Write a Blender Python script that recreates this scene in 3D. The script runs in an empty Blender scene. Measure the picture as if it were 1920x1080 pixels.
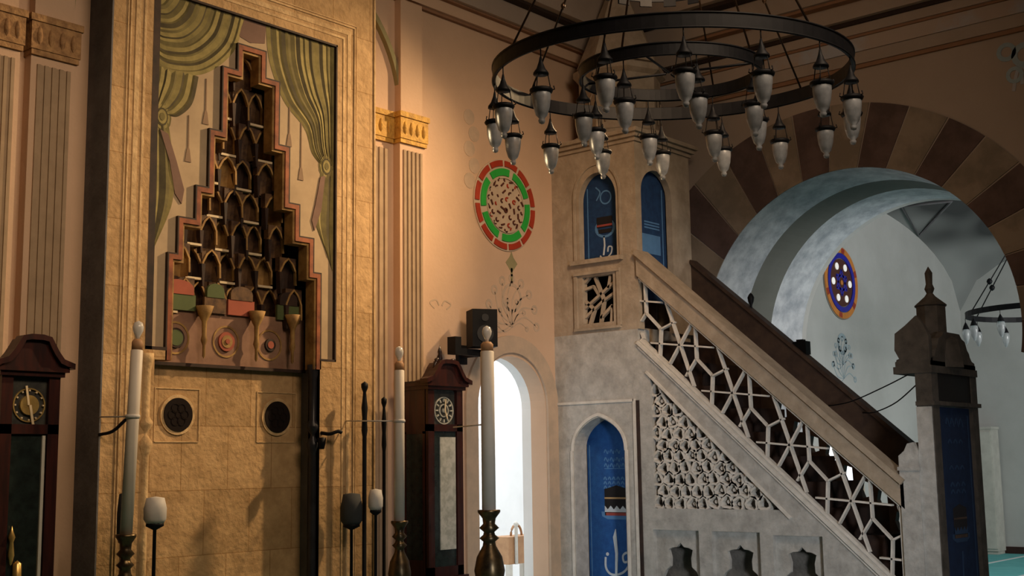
import bpy, math, random
from mathutils import Vector, Matrix
from mathutils.geometry import tessellate_polygon
random.seed(7)
PI = math.pi
scn = bpy.context.scene
C = scn.collection

# ------------------------------------------------------------------ materials
def mat(name, col, rough=.7, metal=0., col2=None, scale=6., bump=0., bscale=None, detail=6., contrast=(.35, .65),
        joints=None, spec=.35, trans=0., emit=None, estr=0., coat=0., stretch=None):
    m = bpy.data.materials.new(name); m.use_nodes = True
    nt = m.node_tree; N = nt.nodes; L = nt.links
    b = N['Principled BSDF']
    b.inputs['Roughness'].default_value = rough; b.inputs['Metallic'].default_value = metal
    b.inputs['Specular IOR Level'].default_value = spec
    b.inputs['Transmission Weight'].default_value = trans
    b.inputs['Coat Weight'].default_value = coat
    tc = N.new('ShaderNodeTexCoord'); mp = N.new('ShaderNodeMapping')
    L.new(tc.outputs['Object'], mp.inputs['Vector'])
    if stretch: mp.inputs['Scale'].default_value = stretch
    out = None
    if col2 is None: col2 = tuple(c*.82 for c in col)
    nz = N.new('ShaderNodeTexNoise'); nz.inputs['Scale'].default_value = scale; nz.inputs['Detail'].default_value = detail
    nz.inputs['Roughness'].default_value = .62
    L.new(mp.outputs[0], nz.inputs['Vector'])
    cr = N.new('ShaderNodeValToRGB')
    cr.color_ramp.elements[0].position = contrast[0]; cr.color_ramp.elements[1].position = contrast[1]
    cr.color_ramp.elements[0].color = (*col2, 1); cr.color_ramp.elements[1].color = (*col, 1)
    L.new(nz.outputs['Fac'], cr.inputs['Fac']); out = cr.outputs['Color']
    hgt = None
    if joints:   # masonry: (width, height, mortar colour, plane 'Y' or 'X', mortar)
        w, h, mc, pl, ms = joints
        sp = N.new('ShaderNodeSeparateXYZ'); cb = N.new('ShaderNodeCombineXYZ'); L.new(tc.outputs['Object'], sp.inputs[0])
        L.new(sp.outputs['X' if pl == 'Y' else 'Y'], cb.inputs['X']); L.new(sp.outputs['Z'], cb.inputs['Y'])
        bk = N.new('ShaderNodeTexBrick'); bk.inputs['Scale'].default_value = 1.
        bk.inputs['Brick Width'].default_value = w; bk.inputs['Row Height'].default_value = h
        bk.inputs['Mortar Size'].default_value = ms; bk.inputs['Mortar Smooth'].default_value = .3
        bk.inputs['Color1'].default_value = (1, 1, 1, 1); bk.inputs['Color2'].default_value = (.80, .79, .76, 1)
        bk.inputs['Mortar'].default_value = (*mc, 1)
        L.new(cb.outputs[0], bk.inputs['Vector'])
        mx = N.new('ShaderNodeMix'); mx.data_type = 'RGBA'; mx.blend_type = 'MULTIPLY'; mx.inputs['Factor'].default_value = 1.
        L.new(out, mx.inputs[6]); L.new(bk.outputs['Color'], mx.inputs[7]); out = mx.outputs[2]
    L.new(out, b.inputs['Base Color'])
    if bump:
        n2 = N.new('ShaderNodeTexNoise'); n2.inputs['Scale'].default_value = bscale or scale*4; n2.inputs['Detail'].default_value = 5
        L.new(mp.outputs[0], n2.inputs['Vector'])
        bp = N.new('ShaderNodeBump'); bp.inputs['Strength'].default_value = bump; bp.inputs['Distance'].default_value = .02
        L.new(n2.outputs['Fac'], bp.inputs['Height']); L.new(bp.outputs[0], b.inputs['Normal'])
    if emit:
        b.inputs['Emission Color'].default_value = (*emit, 1); b.inputs['Emission Strength'].default_value = estr
    return m

M = {}
M['plaster'] = mat('plaster_peach', (.62, .43, .30), .9, col2=(.55, .38, .26), scale=1.2, bump=.15, bscale=25)
M['plaster_grey'] = mat('plaster_grey', (.52, .52, .50), .9, col2=(.44, .44, .42), scale=.8, bump=.1, bscale=20)
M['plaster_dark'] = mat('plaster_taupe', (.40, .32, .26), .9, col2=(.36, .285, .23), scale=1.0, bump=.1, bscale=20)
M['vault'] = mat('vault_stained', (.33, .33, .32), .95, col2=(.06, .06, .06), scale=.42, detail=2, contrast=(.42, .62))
M['ceil'] = mat('ceiling_plaster', (.40, .32, .26), .9, col2=(.33, .26, .21), scale=1.3)
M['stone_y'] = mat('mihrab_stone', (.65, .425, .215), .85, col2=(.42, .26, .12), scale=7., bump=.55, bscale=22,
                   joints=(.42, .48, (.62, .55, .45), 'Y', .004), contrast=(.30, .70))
M['stone_mould'] = mat('moulding_stone', (.70, .49, .26), .85, col2=(.46, .30, .15), scale=9., bump=.5, bscale=26)
M['shade_trim'] = mat('shade_and_trim_grey', (.15, .145, .15), .8, col2=(.10, .095, .10), scale=5., bump=.3)  # dark grey painting shade on mihrab faces; also the vault trim lines
M['gold'] = mat('gold_capital', (.62, .36, .07), .7, col2=(.40, .22, .05), scale=14., bump=.6, bscale=30)
M['gold_d'] = mat('faded_capital', (.46, .27, .12), .85, col2=(.24, .13, .06), scale=16., bump=.6, bscale=30)
M['flute'] = mat('flute_paint', (.40, .29, .19), .9, col2=(.32, .23, .15), scale=6)
M['paint_ground'] = mat('painted_ground', (.52, .39, .25), .9, col2=(.38, .28, .18), scale=3., contrast=(.3, .7))
M['olive1'] = mat('painted_olive_light', (.33, .27, .10), .85, col2=(.20, .165, .06), scale=8)
M['olive2'] = mat('painted_olive_mid', (.18, .15, .055), .85, col2=(.11, .09, .035), scale=8)
M['olive3'] = mat('painted_olive_dark', (.085, .07, .03), .85, col2=(.05, .04, .02), scale=8)
M['tassel'] = mat('painted_tassel', (.30, .20, .13), .9)
M['mauve'] = mat('painted_mauve', (.21, .125, .095), .85)
M['orange'] = mat('painted_orange', (.36, .11, .045), .7, col2=(.16, .05, .025), scale=9)
M['brown'] = mat('muqarnas_brown', (.15, .08, .035), .7, col2=(.05, .025, .015), scale=9, contrast=(.4, .6))
M['brown_d'] = mat('muqarnas_dark', (.05, .026, .018), .7, col2=(.02, .012, .01), scale=9)
M['ochre'] = mat('muqarnas_ochre', (.45, .27, .09), .7, col2=(.22, .12, .04), scale=9)
M['ledge'] = mat('muqarnas_ledge', (.72, .58, .38), .6)
M['band'] = mat('painted_band', (.33, .19, .125), .8, col2=(.22, .12, .08), scale=5)
M['disc'] = mat('roundel_dark', (.016, .010, .008), .8, spec=.1, col2=(.014, .01, .01), scale=20)
M['marble_d'] = mat('colonnette_dark_marble', (.035, .035, .042), .35, col2=(.02, .02, .025), scale=8)
M['green_p'] = mat('painted_green', (.10, .13, .05), .8)
M['red_p'] = mat('painted_red', (.38, .10, .06), .8)
M['minbar'] = mat('minbar_marble', (.53, .52, .49), .75, col2=(.33, .32, .30), scale=9., bump=.45, bscale=18, contrast=(.3, .7))
M['minbar_up'] = mat('minbar_tower_stone', (.46, .375, .285), .8, col2=(.30, .24, .175), scale=6., bump=.45, bscale=18, contrast=(.3, .7))
M['minbar_dk'] = mat('minbar_recess_shaded', (.20, .185, .165), .85, col2=(.12, .11, .10), scale=9., bump=.4)  # darkened copy of the marble, stands for shade inside the recesses
M['portal'] = mat('shaded_stone', (.085, .07, .056), .8, col2=(.045, .038, .03), scale=9., bump=.3)  # minbar stone darkened in colour for the unlit portal and relief ground
M['lattice'] = mat('lattice_marble', (.70, .67, .62), .7, col2=(.56, .53, .48), scale=10)
M['brown_par'] = mat('parapet_brown', (.075, .045, .03), .6, col2=(.045, .027, .02), scale=8)  # dark brown, much deeper than the other minbar colours
M['blackbox'] = mat('black_panel', (.010, .010, .010), .6)
M['blue'] = mat('rug_blue', (.020, .11, .36), .9, col2=(.014, .075, .27), scale=12, bump=.2, bscale=80)
M['blue_d'] = mat('rug_dark_blue', (.014, .055, .16), .9, col2=(.010, .035, .11), scale=12, bump=.2, bscale=80)
M['blue_n'] = mat('rug_blue_shaded', (.006, .020, .060), .9, col2=(.004, .013, .04), scale=12)  # rug blue with the portal's shade put into the colour
M['blue_m'] = mat('rug_design_shaded', (.018, .045, .10), .9)  # woven design dimmed in colour for the same shade
M['blue_l'] = mat('rug_light_blue', (.10, .25, .52), .9)
M['white_t'] = mat('woven_white', (.62, .70, .78), .9)
M['black_t'] = mat('woven_black', (.014, .012, .014), .9)
M['gold_t'] = mat('woven_gold', (.50, .33, .16), .9)
M['red_t'] = mat('woven_red', (.35, .07, .06), .9)
M['iron'] = mat('black_iron', (.004, .0045, .006), .55, metal=.0, spec=.2, col2=(.007, .007, .009), scale=20)
M['iron_in'] = mat('bronze_iron', (.06, .035, .02), .35, metal=.8, col2=(.03, .02, .015), scale=20)
M['glass'] = mat('frosted_glass', (.58, .62, .67), .35, col2=(.33, .36, .40), scale=14, trans=.5, spec=.6)
M['crystal'] = mat('clear_glass', (.85, .88, .9), .08, trans=.7, spec=.8)
M['wax'] = mat('candle_wax', (.66, .60, .53), .5, col2=(.60, .54, .47), scale=4)
M['brass'] = mat('old_brass', (.17, .12, .06), .33, metal=.85, col2=(.06, .045, .03), scale=12)
M['brass_b'] = mat('bright_brass', (.80, .56, .20), .3, metal=.7, col2=(.55, .36, .12), scale=12)
M['mahog'] = mat('mahogany', (.048, .010, .007), .38, col2=(.018, .005, .005), scale=3, stretch=(8, 8, 1), coat=.3)
M['mahog_d'] = mat('mahogany_dark', (.022, .010, .010), .35, col2=(.012, .006, .007), scale=3, stretch=(8, 8, 1), coat=.2)
M['glassdark'] = mat('case_glass', (.012, .016, .016), .12, col2=(.02, .03, .028), scale=18, spec=.5)
M['dial'] = mat('dial_dark', (.05, .05, .042), .5, col2=(.02, .02, .02), scale=18)
M['silver'] = mat('silver_panel', (.50, .49, .43), .6, col2=(.34, .34, .29), scale=16, contrast=(.4, .6))
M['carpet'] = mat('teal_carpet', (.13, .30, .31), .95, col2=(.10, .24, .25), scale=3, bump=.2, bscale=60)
M['carpet_lit'] = mat('teal_carpet_lit', (.15, .52, .52), .95, col2=(.11, .44, .45), scale=3)  # lighter copy of the hall carpet, imitating window light
M['win'] = mat('daylit_window', (.8, .85, .9), .3, emit=(.92, .96, 1), estr=1.6)
M['darkwood'] = mat('skirting_wood', (.045, .018, .014), .5)
M['white'] = mat('white_paint', (.80, .81, .80), .7, col2=(.74, .75, .74), scale=2)
M['cabinet'] = mat('cream_cabinet', (.58, .56, .50), .6)
M['marble_band'] = mat('soffit_marble', (.62, .65, .68), .6, col2=(.34, .37, .41), scale=5., bump=.3, bscale=14, contrast=(.35, .62), detail=9)
M['soffit'] = mat('soffit_grey', (.17, .175, .155), .85, col2=(.145, .15, .13), scale=2)
M['vous_d'] = mat('voussoir_brown', (.13, .085, .075), .85, col2=(.085, .055, .048), scale=2.2, stretch=(1, 1, 1), contrast=(.42, .58))
M['vous_l'] = mat('voussoir_beige', (.29, .23, .175), .85, col2=(.20, .16, .12), scale=2.2, contrast=(.42, .58))
M['r_red'] = mat('rose_red', (.40, .045, .02), .4)
M['r_green'] = mat('rose_green', (.03, .42, .06), .4)
M['r_blue'] = mat('rose_blue', (.02, .02, .42), .3)
M['r_orange'] = mat('rose_orange', (.72, .26, .05), .5)
M['r_white'] = mat('rose_white', (.95, .93, .88), .3, emit=(1, .98, .93), estr=.5)
M['tracery'] = mat('rose_tracery', (.56, .44, .32), .8)
M['tracery_g'] = mat('rose_tracery_grey', (.30, .27, .24), .8)
M['rose_dark'] = mat('rose_dark', (.10, .03, .02), .5)
M['orn'] = mat('painted_ornament', (.53, .39, .28), .9, col2=(.44, .34, .25), scale=7)
M['orn_b'] = mat('painted_ornament_blue', (.34, .42, .46), .9)
M['orn_g'] = mat('painted_ornament_olive', (.30, .27, .14), .9)
M['corn_dark'] = mat('cornice_dark', (.035, .02, .015), .8)
M['corn_blue'] = mat('cornice_slate', (.40, .40, .43), .85, col2=(.42, .33, .27), scale=1.1, contrast=(.45, .55))
M['corn_orange'] = mat('cornice_rust', (.30, .16, .09), .85)
M['speaker'] = mat('speaker_black', (.003, .003, .0035), .6, spec=.15)
M['fabric_g'] = mat('grey_shade', (.05, .055, .06), .8)
M['shade'] = mat('white_shade', (.62, .60, .58), .6)
M['wicker'] = mat('light_wood', (.42, .24, .12), .6, col2=(.30, .16, .08), scale=6)
M['bulb'] = mat('bulb_glass', (.85, .84, .82), .15, trans=.35, spec=.7)

# ------------------------------------------------------------------ mesh builder
def to3(pl, u, v, d):
    return (u, d, v) if pl == 'Y' else ((d, u, v) if pl == 'X' else (u, v, d))
class MB:
    def __init__(s): s.v = []; s.f = []; s.m = []; s.s = []
    def add(s, vs, fs, mi=0, sm=False):
        o = len(s.v); s.v += [tuple(p) for p in vs]
        for f in fs: s.f.append(tuple(i+o for i in f)); s.m.append(mi); s.s.append(sm)
        return s
    def box(s, a, b, mi=0):
        x0, y0, z0 = a; x1, y1, z1 = b
        return s.add([(x0,y0,z0),(x1,y0,z0),(x1,y1,z0),(x0,y1,z0),(x0,y0,z1),(x1,y0,z1),(x1,y1,z1),(x0,y1,z1)],
                     [(0,3,2,1),(4,5,6,7),(0,1,5,4),(1,2,6,5),(2,3,7,6),(3,0,4,7)], mi)
    def prism(s, pl, loops, d0, d1, mi=0, sm=False):
        """polygon (first loop) with holes, extruded from d0 to d1 across plane pl"""
        tri = tessellate_polygon([[Vector((u, v, 0)) for u, v in lp] for lp in loops])
        flat = [p for lp in loops for p in lp]; n = len(flat)
        vs = [to3(pl, u, v, d0) for u, v in flat] + [to3(pl, u, v, d1) for u, v in flat]
        fs = [tuple(t) for t in tri] + [tuple(i+n for i in reversed(t)) for t in tri]
        o = 0
        for lp in loops:
            k = len(lp)
            for i in range(k):
                a, b = o+i, o+(i+1) % k
                fs.append((a, b, b+n, a+n))
            o += k
        return s.add(vs, fs, mi, sm)
    def bar(s, pl, p, q, w, d0, d1, mi=0):
        dx, dy = q[0]-p[0], q[1]-p[1]; l = math.hypot(dx, dy) or 1; nx, ny = -dy/l*w/2, dx/l*w/2
        lp = [(p[0]+nx, p[1]+ny), (q[0]+nx, q[1]+ny), (q[0]-nx, q[1]-ny), (p[0]-nx, p[1]-ny)]
        vs = [to3(pl, u, v, d0) for u, v in lp]+[to3(pl, u, v, d1) for u, v in lp]
        return s.add(vs, [(0,1,2,3),(7,6,5,4),(0,4,5,1),(1,5,6,2),(2,6,7,3),(3,7,4,0)], mi)
    def path(s, pl, pts, w, d0, d1, mi=0, closed=False):
        """flat ribbon with thickness following pts, width w (number or list)"""
        n = len(pts); L = []; R = []
        for i, p in enumerate(pts):
            a = pts[(i-1) % n] if closed or i > 0 else pts[i]; b = pts[(i+1) % n] if closed or i < n-1 else pts[i]
            dx, dy = b[0]-a[0], b[1]-a[1]; l = math.hypot(dx, dy) or 1
            ww = (w[i] if isinstance(w, (list, tuple)) else w)/2
            L.append((p[0]-dy/l*ww, p[1]+dx/l*ww)); R.append((p[0]+dy/l*ww, p[1]-dx/l*ww))
        vs = [to3(pl, *p, d0) for p in L]+[to3(pl, *p, d0) for p in R]+[to3(pl, *p, d1) for p in L]+[to3(pl, *p, d1) for p in R]
        fs = []
        for i in range(n if closed else n-1):
            j = (i+1) % n
            fs += [(i, j, n+j, n+i), (2*n+i, 3*n+i, 3*n+j, 2*n+j), (i, 2*n+i, 2*n+j, j), (n+i, n+j, 3*n+j, 3*n+i)]
        if not closed: fs += [(0, n, 3*n, 2*n), (n-1, 3*n-1, 4*n-1, 2*n-1)]
        return s.add(vs, fs, mi)
    def ring(s, pl, c, r0, r1, a0, a1, d0, d1, mi=0, n=16, asp=1.):
        o = [(c[0]+r1*math.cos(a0+(a1-a0)*i/n)*asp, c[1]+r1*math.sin(a0+(a1-a0)*i/n)) for i in range(n+1)]
        i_ = [(c[0]+r0*math.cos(a0+(a1-a0)*i/n)*asp, c[1]+r0*math.sin(a0+(a1-a0)*i/n)) for i in range(n+1)]
        k = n+1; vs = []
        for d in (d0, d1): vs += [to3(pl, *p, d) for p in o]+[to3(pl, *p, d) for p in i_]
        fs = []
        for i in range(n):
            fs += [(i, i+1, k+i+1, k+i), (2*k+i, 3*k+i, 3*k+i+1, 2*k+i+1), (i, 2*k+i, 2*k+i+1, i+1), (k+i, k+i+1, 3*k+i+1, 3*k+i)]
        fs += [(0, k, 3*k, 2*k), (n, 2*k+n, 3*k+n, k+n)]
        return s.add(vs, fs, mi)
    def disc(s, pl, c, r, d0, d1, mi=0, n=32, asp=1.):
        return s.prism(pl, [[(c[0]+r*asp*math.cos(2*PI*i/n), c[1]+r*math.sin(2*PI*i/n)) for i in range(n)]], d0, d1, mi)
    def lathe(s, c, prof, n=20, mi=0, sm=True):
        cx, cy, cz = c; vs = []; fs = []
        for r, z in prof:
            for i in range(n):
                a = 2*PI*i/n; vs.append((cx+r*math.cos(a), cy+r*math.sin(a), cz+z))
        for k in range(len(prof)-1):
            for i in range(n):
                j = (i+1) % n; fs.append((k*n+i, k*n+j, (k+1)*n+j, (k+1)*n+i))
        fs.append(tuple(range(n-1, -1, -1))); fs.append(tuple((len(prof)-1)*n+i for i in range(n)))
        return s.add(vs, fs, mi, sm)
    def tube(s, pts, r, n=8, mi=0, closed=False):
        pts = [Vector(p) for p in pts]; k = len(pts); vs = []; fs = []
        for i, p in enumerate(pts):
            a = pts[(i-1) % k] if closed or i > 0 else p; b = pts[(i+1) % k] if closed or i < k-1 else p
            t = (b-a).normalized(); up = Vector((0, 0, 1)) if abs(t.z) < .9 else Vector((1, 0, 0))
            u = t.cross(up).normalized(); w = t.cross(u)
            rr = r[i] if isinstance(r, (list, tuple)) else r
            for j in range(n):
                an = 2*PI*j/n; vs.append(tuple(p+u*math.cos(an)*rr+w*math.sin(an)*rr))
        for i in range(k if closed else k-1):
            i2 = (i+1) % k
            for j in range(n):
                j2 = (j+1) % n; fs.append((i*n+j, i*n+j2, i2*n+j2, i2*n+j))
        if not closed: fs.append(tuple(range(n-1, -1, -1))); fs.append(tuple((k-1)*n+j for j in range(n)))
        return s.add(vs, fs, mi, True)
    def build(s, name, mats, parent=None, loc=None):
        me = bpy.data.meshes.new(name)
        if loc is None: loc = (0, 0, 0)
        me.from_pydata([(x-loc[0], y-loc[1], z-loc[2]) for x, y, z in s.v], [], s.f)
        if not isinstance(mats, (list, tuple)): mats = [mats]
        for m in mats: me.materials.append(M[m] if isinstance(m, str) else m)
        me.polygons.foreach_set('material_index', s.m); me.polygons.foreach_set('use_smooth', s.s)
        me.update()
        import bmesh
        bm = bmesh.new(); bm.from_mesh(me); bmesh.ops.recalc_face_normals(bm, faces=bm.faces); bm.to_mesh(me); bm.free()
        o = bpy.data.objects.new(name, me); C.objects.link(o)
        if parent is not None:
            o.parent = parent
            o.location = tuple(loc[i]-parent.get('_w', (0, 0, 0))[i] for i in range(3)) if not parent.get('_w') is None else loc
        else: o.location = loc
        o['_w'] = loc
        return o
def thing(name, label, cat, loc, group=None):
    o = bpy.data.objects.new(name, None); C.objects.link(o); o.location = loc; o.empty_display_size = .1
    o['label'] = label; o['category'] = cat; o['_w'] = loc
    if group: o['group'] = group
    return o
def tag(o, label, cat, group=None):
    o['label'] = label; o['category'] = cat
    if group: o['group'] = group
    return o
def struct(o, label=None, cat=None):
    o['kind'] = 'structure'
    if label: o['label'] = label
    if cat: o['category'] = cat
    return o
def arch_pts(cx, w, zs, rise, n=16, kind='round'):
    """points of an arched top from right springing to left springing"""
    out = []
    for i in range(n+1):
        t = i/n
        if kind == 'round': a = PI*t; out.append((cx+w/2*math.cos(a), zs+rise*math.sin(a)))
        else:   # pointed (ogee-free) four-centred feel
            a = PI*t; x = math.cos(a); k = math.sin(a)**.8
            z = rise*(.78*k+.22*(1-abs(x)))
            out.append((cx+w/2*x, zs+z))
    return out
def arch_loop(cx, w, z0, zs, rise, n=16, kind='round'):
    return [(cx-w/2, z0), (cx+w/2, z0)]+arch_pts(cx, w, zs, rise, n, kind)
def cr(pts, n=10):
    """smooth curve through points (Catmull-Rom)"""
    P = [pts[0]]+list(pts)+[pts[-1]]; out = []
    for i in range(1, len(P)-2):
        p0, p1, p2, p3 = P[i-1:i+3]
        for k in range(n):
            t = k/n
            out.append(tuple(.5*((2*b)+(-a+c)*t+(2*a-5*b+4*c-d)*t*t+(-a+3*b-3*c+d)*t**3) for a, b, c, d in zip(p0, p1, p2, p3)))
    out.append(tuple(pts[-1])); return out

QY = 8.0      # qibla wall plane
SX = 11.3     # right wall of the central bay
EX = 21.3     # far wall of the side bay
TOP = 6.9

# ------------------------------------------------------------------ the room
fl = struct(MB().box((-5, -7, -.2), (EX+.3, 12, 0)).build('floor', 'carpet'))
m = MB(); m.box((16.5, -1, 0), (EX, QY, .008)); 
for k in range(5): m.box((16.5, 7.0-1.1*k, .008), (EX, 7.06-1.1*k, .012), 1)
struct(m.build('floor_side_bay', ['carpet_lit', 'white']))  # carpet patch coloured lighter as if window-lit; the white rows are pattern
# qibla wall, with the doorway and a blind arch around the mihrab
door_cx, door_w, door_zs = 9.31, 1.05, 2.16
m = MB()
m.prism('Y', [[(-5, 0), (4.75, 0), (4.75, 6.0), (7.1, 6.0), (7.1, 0), (door_cx-door_w/2, 0)] + list(reversed(arch_pts(door_cx, door_w, door_zs, .5, 20))) +
              [(door_cx+door_w/2, 0), (SX+.2, 0), (SX+.2, TOP), (-5, TOP)]], QY, QY+.20)
m.box((4.6, QY+.2, 0), (7.3, QY+.35, TOP))
wb = struct(m.build('wall_back', 'plaster'))
# door reveal (thick) beyond
m = MB()
lp = [(8.2, 0), (door_cx-door_w/2, 0)] + list(reversed(arch_pts(door_cx, door_w, door_zs, .5, 20))) + [(door_cx+door_w/2, 0), (10.6, 0), (10.6, 3.6), (8.2, 3.6)]
m.prism('Y', [lp], QY+.20, QY+.32)
dr = struct(m.build('door_1', 'white'))
struct(MB().path('Y', [(door_cx-door_w/2-.09, 0)] + list(reversed(arch_pts(door_cx, door_w+.18, door_zs, .62, 24))) + [(door_cx+door_w/2+.09, 0)], .17, QY-.03, QY+.01).build('door_frame', 'orn', dr))
# vestibule beyond the doorway
m = MB(); m.box((8.3, 11.2, 0), (14.5, 11.35, 4.2)); m.box((8.2, QY+.3, 0), (8.3, 11.35, 4.2)); m.box((14.4, QY+.3, 0), (14.5, 11.35, 4.2))
struct(m.build('wall_vestibule', 'white'))
struct(MB().box((8.2, QY+.32, 4.1), (14.5, 11.35, 4.2)).build('ceiling_vestibule', 'white'))
m = MB(); m.box((8.3, QY+.32, -.01), (14.4, 11.2, .012)); struct(m.build('floor_vestibule', 'white'))

# side wall with striped arch
AC = (5.337, 2.814); AR = 1.644; OC = (5.50, 2.70); OR = 2.43
jl = AC[0]+AR; jr = AC[0]-AR
arc = [(AC[0]+AR*math.cos(PI*i/48), AC[1]+AR*math.sin(PI*i/48)) for i in range(49)]      # from +Y side to -Y side
outl = [(-7, 0), (jr, 0)] + list(reversed(arc)) + [(jl, 0), (QY+.2, 0), (QY+.2, TOP), (-7, TOP)]
wr = struct(MB().prism('X', [outl], SX, SX+.30).build('wall_right', 'plaster_dark'))
# voussoirs: radial stones proud of the plaster
m = MB(); step = 10.5; a0 = 96+10.5
def outer_pt(t):
    d = (math.cos(t), math.sin(t)); e = (AC[0]-OC[0], AC[1]-OC[1])
    b = e[0]*d[0]+e[1]*d[1]; c = e[0]**2+e[1]**2-OR**2; k = -b+math.sqrt(b*b-c)
    return (AC[0]+k*d[0], AC[1]+k*d[1])
for k in range(-9, 9):
    t0, t1 = math.radians(a0+step*k+.25), math.radians(a0+step*(k+1)-.25)
    if t1 > math.radians(200) or t0 < math.radians(-14): continue
    inn = [(AC[0]+AR*math.cos(t0+(t1-t0)*i/4), AC[1]+AR*math.sin(t0+(t1-t0)*i/4)) for i in range(5)]
    ou = [outer_pt(t1-(t1-t0)*i/4+math.radians(2.5)) for i in range(5)]
    m.prism('X', [inn+ou], SX-.012, SX+.1, 0 if k % 2 else 1)
struct(m.build('voussoir_stones', ['vous_d', 'vous_l'], wr))
# soffit (barrel) of the arch: bands of marble and plain grey
def soff(X, t):
    k = (X-SX)/1.7; r = AR-.118*k; return (X, AC[0]-.109*k+r*math.cos(t), AC[1]+.056*k+r*math.sin(t))
def soff_band(x0, x1, mi, m):
    n = 48; vs = []; 
    for X in (x0, x1):
        vs.append((X, soff(X, 0)[1], 0))
        for i in range(n+1): vs.append(soff(X, PI*i/n))
        vs.append((X, soff(X, PI)[1], 0))
    k = n+3
    m.add(vs, [(i, i+1, k+i+1, k+i) for i in range(k-1)], mi)
m = MB(); soff_band(SX, 11.95, 0, m); soff_band(11.95, 12.42, 1, m); soff_band(12.42, 13.02, 0, m)
so = struct(m.build('arch_soffit', ['marble_band', 'soffit'], wr))
# inner face of the thick wall towards the side bay
arc2 = [soff(13.02, PI*i/48)[1:] for i in range(49)]
outl = [(1.0, 0), (arc2[-1][0], 0)] + list(reversed(arc2)) + [(arc2[0][0], 0), (QY, 0), (QY, TOP), (1.0, TOP)]
struct(MB().prism('X', [outl], 13.02, 13.12).build('wall_side_bay', 'plaster_grey'))
struct(MB().box((SX+.3, QY, 0), (EX+.3, QY+.3, TOP)).build('wall_back_side_bay', 'plaster_grey'))
struct(MB().box((EX, -1, 0), (EX+.3, QY, TOP)).build('wall_far', 'plaster_grey'))
struct(MB().box((13.0, -1.2, 0), (EX+.3, -1, TOP)).build('wall_front_side_bay', 'plaster_grey'))
# sail vault of the side bay
m = MB(); n = 24; vs = []
for i in range(n+1):
    for j in range(n+1):
        u, v = -1+2*i/n, -1+2*j/n
        z = 4.0+2.1*math.sqrt(max(0, 1-.5*u*u-.5*v*v))
        vs.append((17.2+u*4.15, 3.6+v*4.45, z))
m.add(vs, [(i*(n+1)+j, (i+1)*(n+1)+j, (i+1)*(n+1)+j+1, i*(n+1)+j+1) for i in range(n) for j in range(n)], 0, True)
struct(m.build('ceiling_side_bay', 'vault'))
tv = [(18.44, 7.74, 5.51), (19.0, 7.16, 5.59), (19.62, 7.97, 5.23)]
struct(MB().tube(tv, .025, 6, 0, True).build('trim_4', 'shade_trim'))
struct(MB().box((EX-.03, 0, 0), (EX, QY, .12)).build('baseboard_far', 'darkwood'))
# rear and left walls and ceiling of the hall
struct(MB().box((-5.3, -7, 0), (-5, QY+.2, TOP)).build('wall_left', 'plaster'))
struct(MB().box((-5.3, -7.3, 0), (EX, -7, TOP)).build('wall_front', 'plaster'))
struct(MB().box((-5.3, -7.3, TOP), (SX+.3, QY+.4, TOP+.2)).build('ceiling', 'ceil'))
# cornices: stepped mouldings along both walls
def cornice(name, steps, axis):
    m = MB()
    for z0, z1, dep, mi in steps:
        if axis == 'Y': m.box((-5, QY-dep, z0), (SX, QY+.02, z1), mi)
        else: m.box((SX-dep, -7, z0), (SX+.02, QY, z1), mi)
    return struct(m.build(name, ['plaster_dark' if axis == 'X' else 'plaster', 'corn_dark', 'corn_blue', 'corn_orange', 'ceil']))
st = [(5.44, 5.48, .03, 3), (5.48, 5.60, .05, 4), (5.60, 5.74, .07, 2), (5.74, 5.765, .09, 3), (5.765, 5.86, .11, 0), (5.86, 5.90, .14, 1), (5.90, 6.06, .20, 0), (6.06, 6.09, .30, 3), (6.09, 6.30, .34, 4), (6.30, 6.34, .48, 1), (6.34, 6.9, .55, 4)]
cornice('trim_1', st, 'X')
st2 = [(5.90, 5.93, .04, 3), (5.93, 6.04, .07, 0), (6.04, 6.06, .12, 3), (6.06, 6.25, .16, 4), (6.25, 6.28, .26, 1), (6.28, 6.9, .34, 4)]
cornice('trim_2', st2, 'Y')

# ------------------------------------------------------------------ fluted pilasters
def pilaster(name, x0, x1, y0, zc, label, cap='gold'):
    c = ((x0+x1)/2, QY, 0)
    p = thing(name, label, 'pilaster', c, 'fluted wall pilasters')
    w = x1-x0
    m = MB(); m.box((x0, y0+.012, 0), (x1, QY, zc)); m.build('shaft', 'plaster', p, c)
    m = MB(); k = 5; mg = w*.13; fw = (w-2*mg)/(2*k-1); pts = [(x0+mg, y0+.012)]; xx = x0+mg
    for i in range(k):
        pts += [(xx, y0), (xx+fw, y0), (xx+fw, y0+.011), (xx+2*fw, y0+.011)]; xx += fw*2
    pts = pts[:-2]+[(x1-mg, y0+.012)]
    m.prism('Z', [pts], .05, zc-.06)
    m.build('flutes', 'flute', p, c)
    m = MB(); m.box((x0-.01, y0-.01, zc), (x1+.01, QY, zc+.04)); m.box((x0-.018, y0-.018, zc+.04), (x1+.018, QY, zc+.24)); m.box((x0-.03, y0-.03, zc+.24), (x1+.03, QY, zc+.29))
    for i in range(4): m.lathe((x0+w*(i+.5)/4, y0-.016, zc+.14), [(0, -.07), (.02, -.04), (.024, 0), (.014, .05), (0, .07)], 8)
    m.build('capital', cap, p, c)
    if y0 < QY-.05: m = MB(); m.box((x0+.02, y0+.02, zc+.29), (x1-.02, QY, 5.9)); m.build('upper_shaft', 'plaster', p, c)
    return p
pilaster('fluted_pilaster', 7.69, 8.01, 7.90, 4.52, 'front fluted pilaster with gold capital, right of the mihrab')
pilaster('fluted_pilaster', 7.25, 7.66, 7.985, 4.52, 'set-back fluted strip with gold capital squeezed against the right side of the mihrab')
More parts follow.
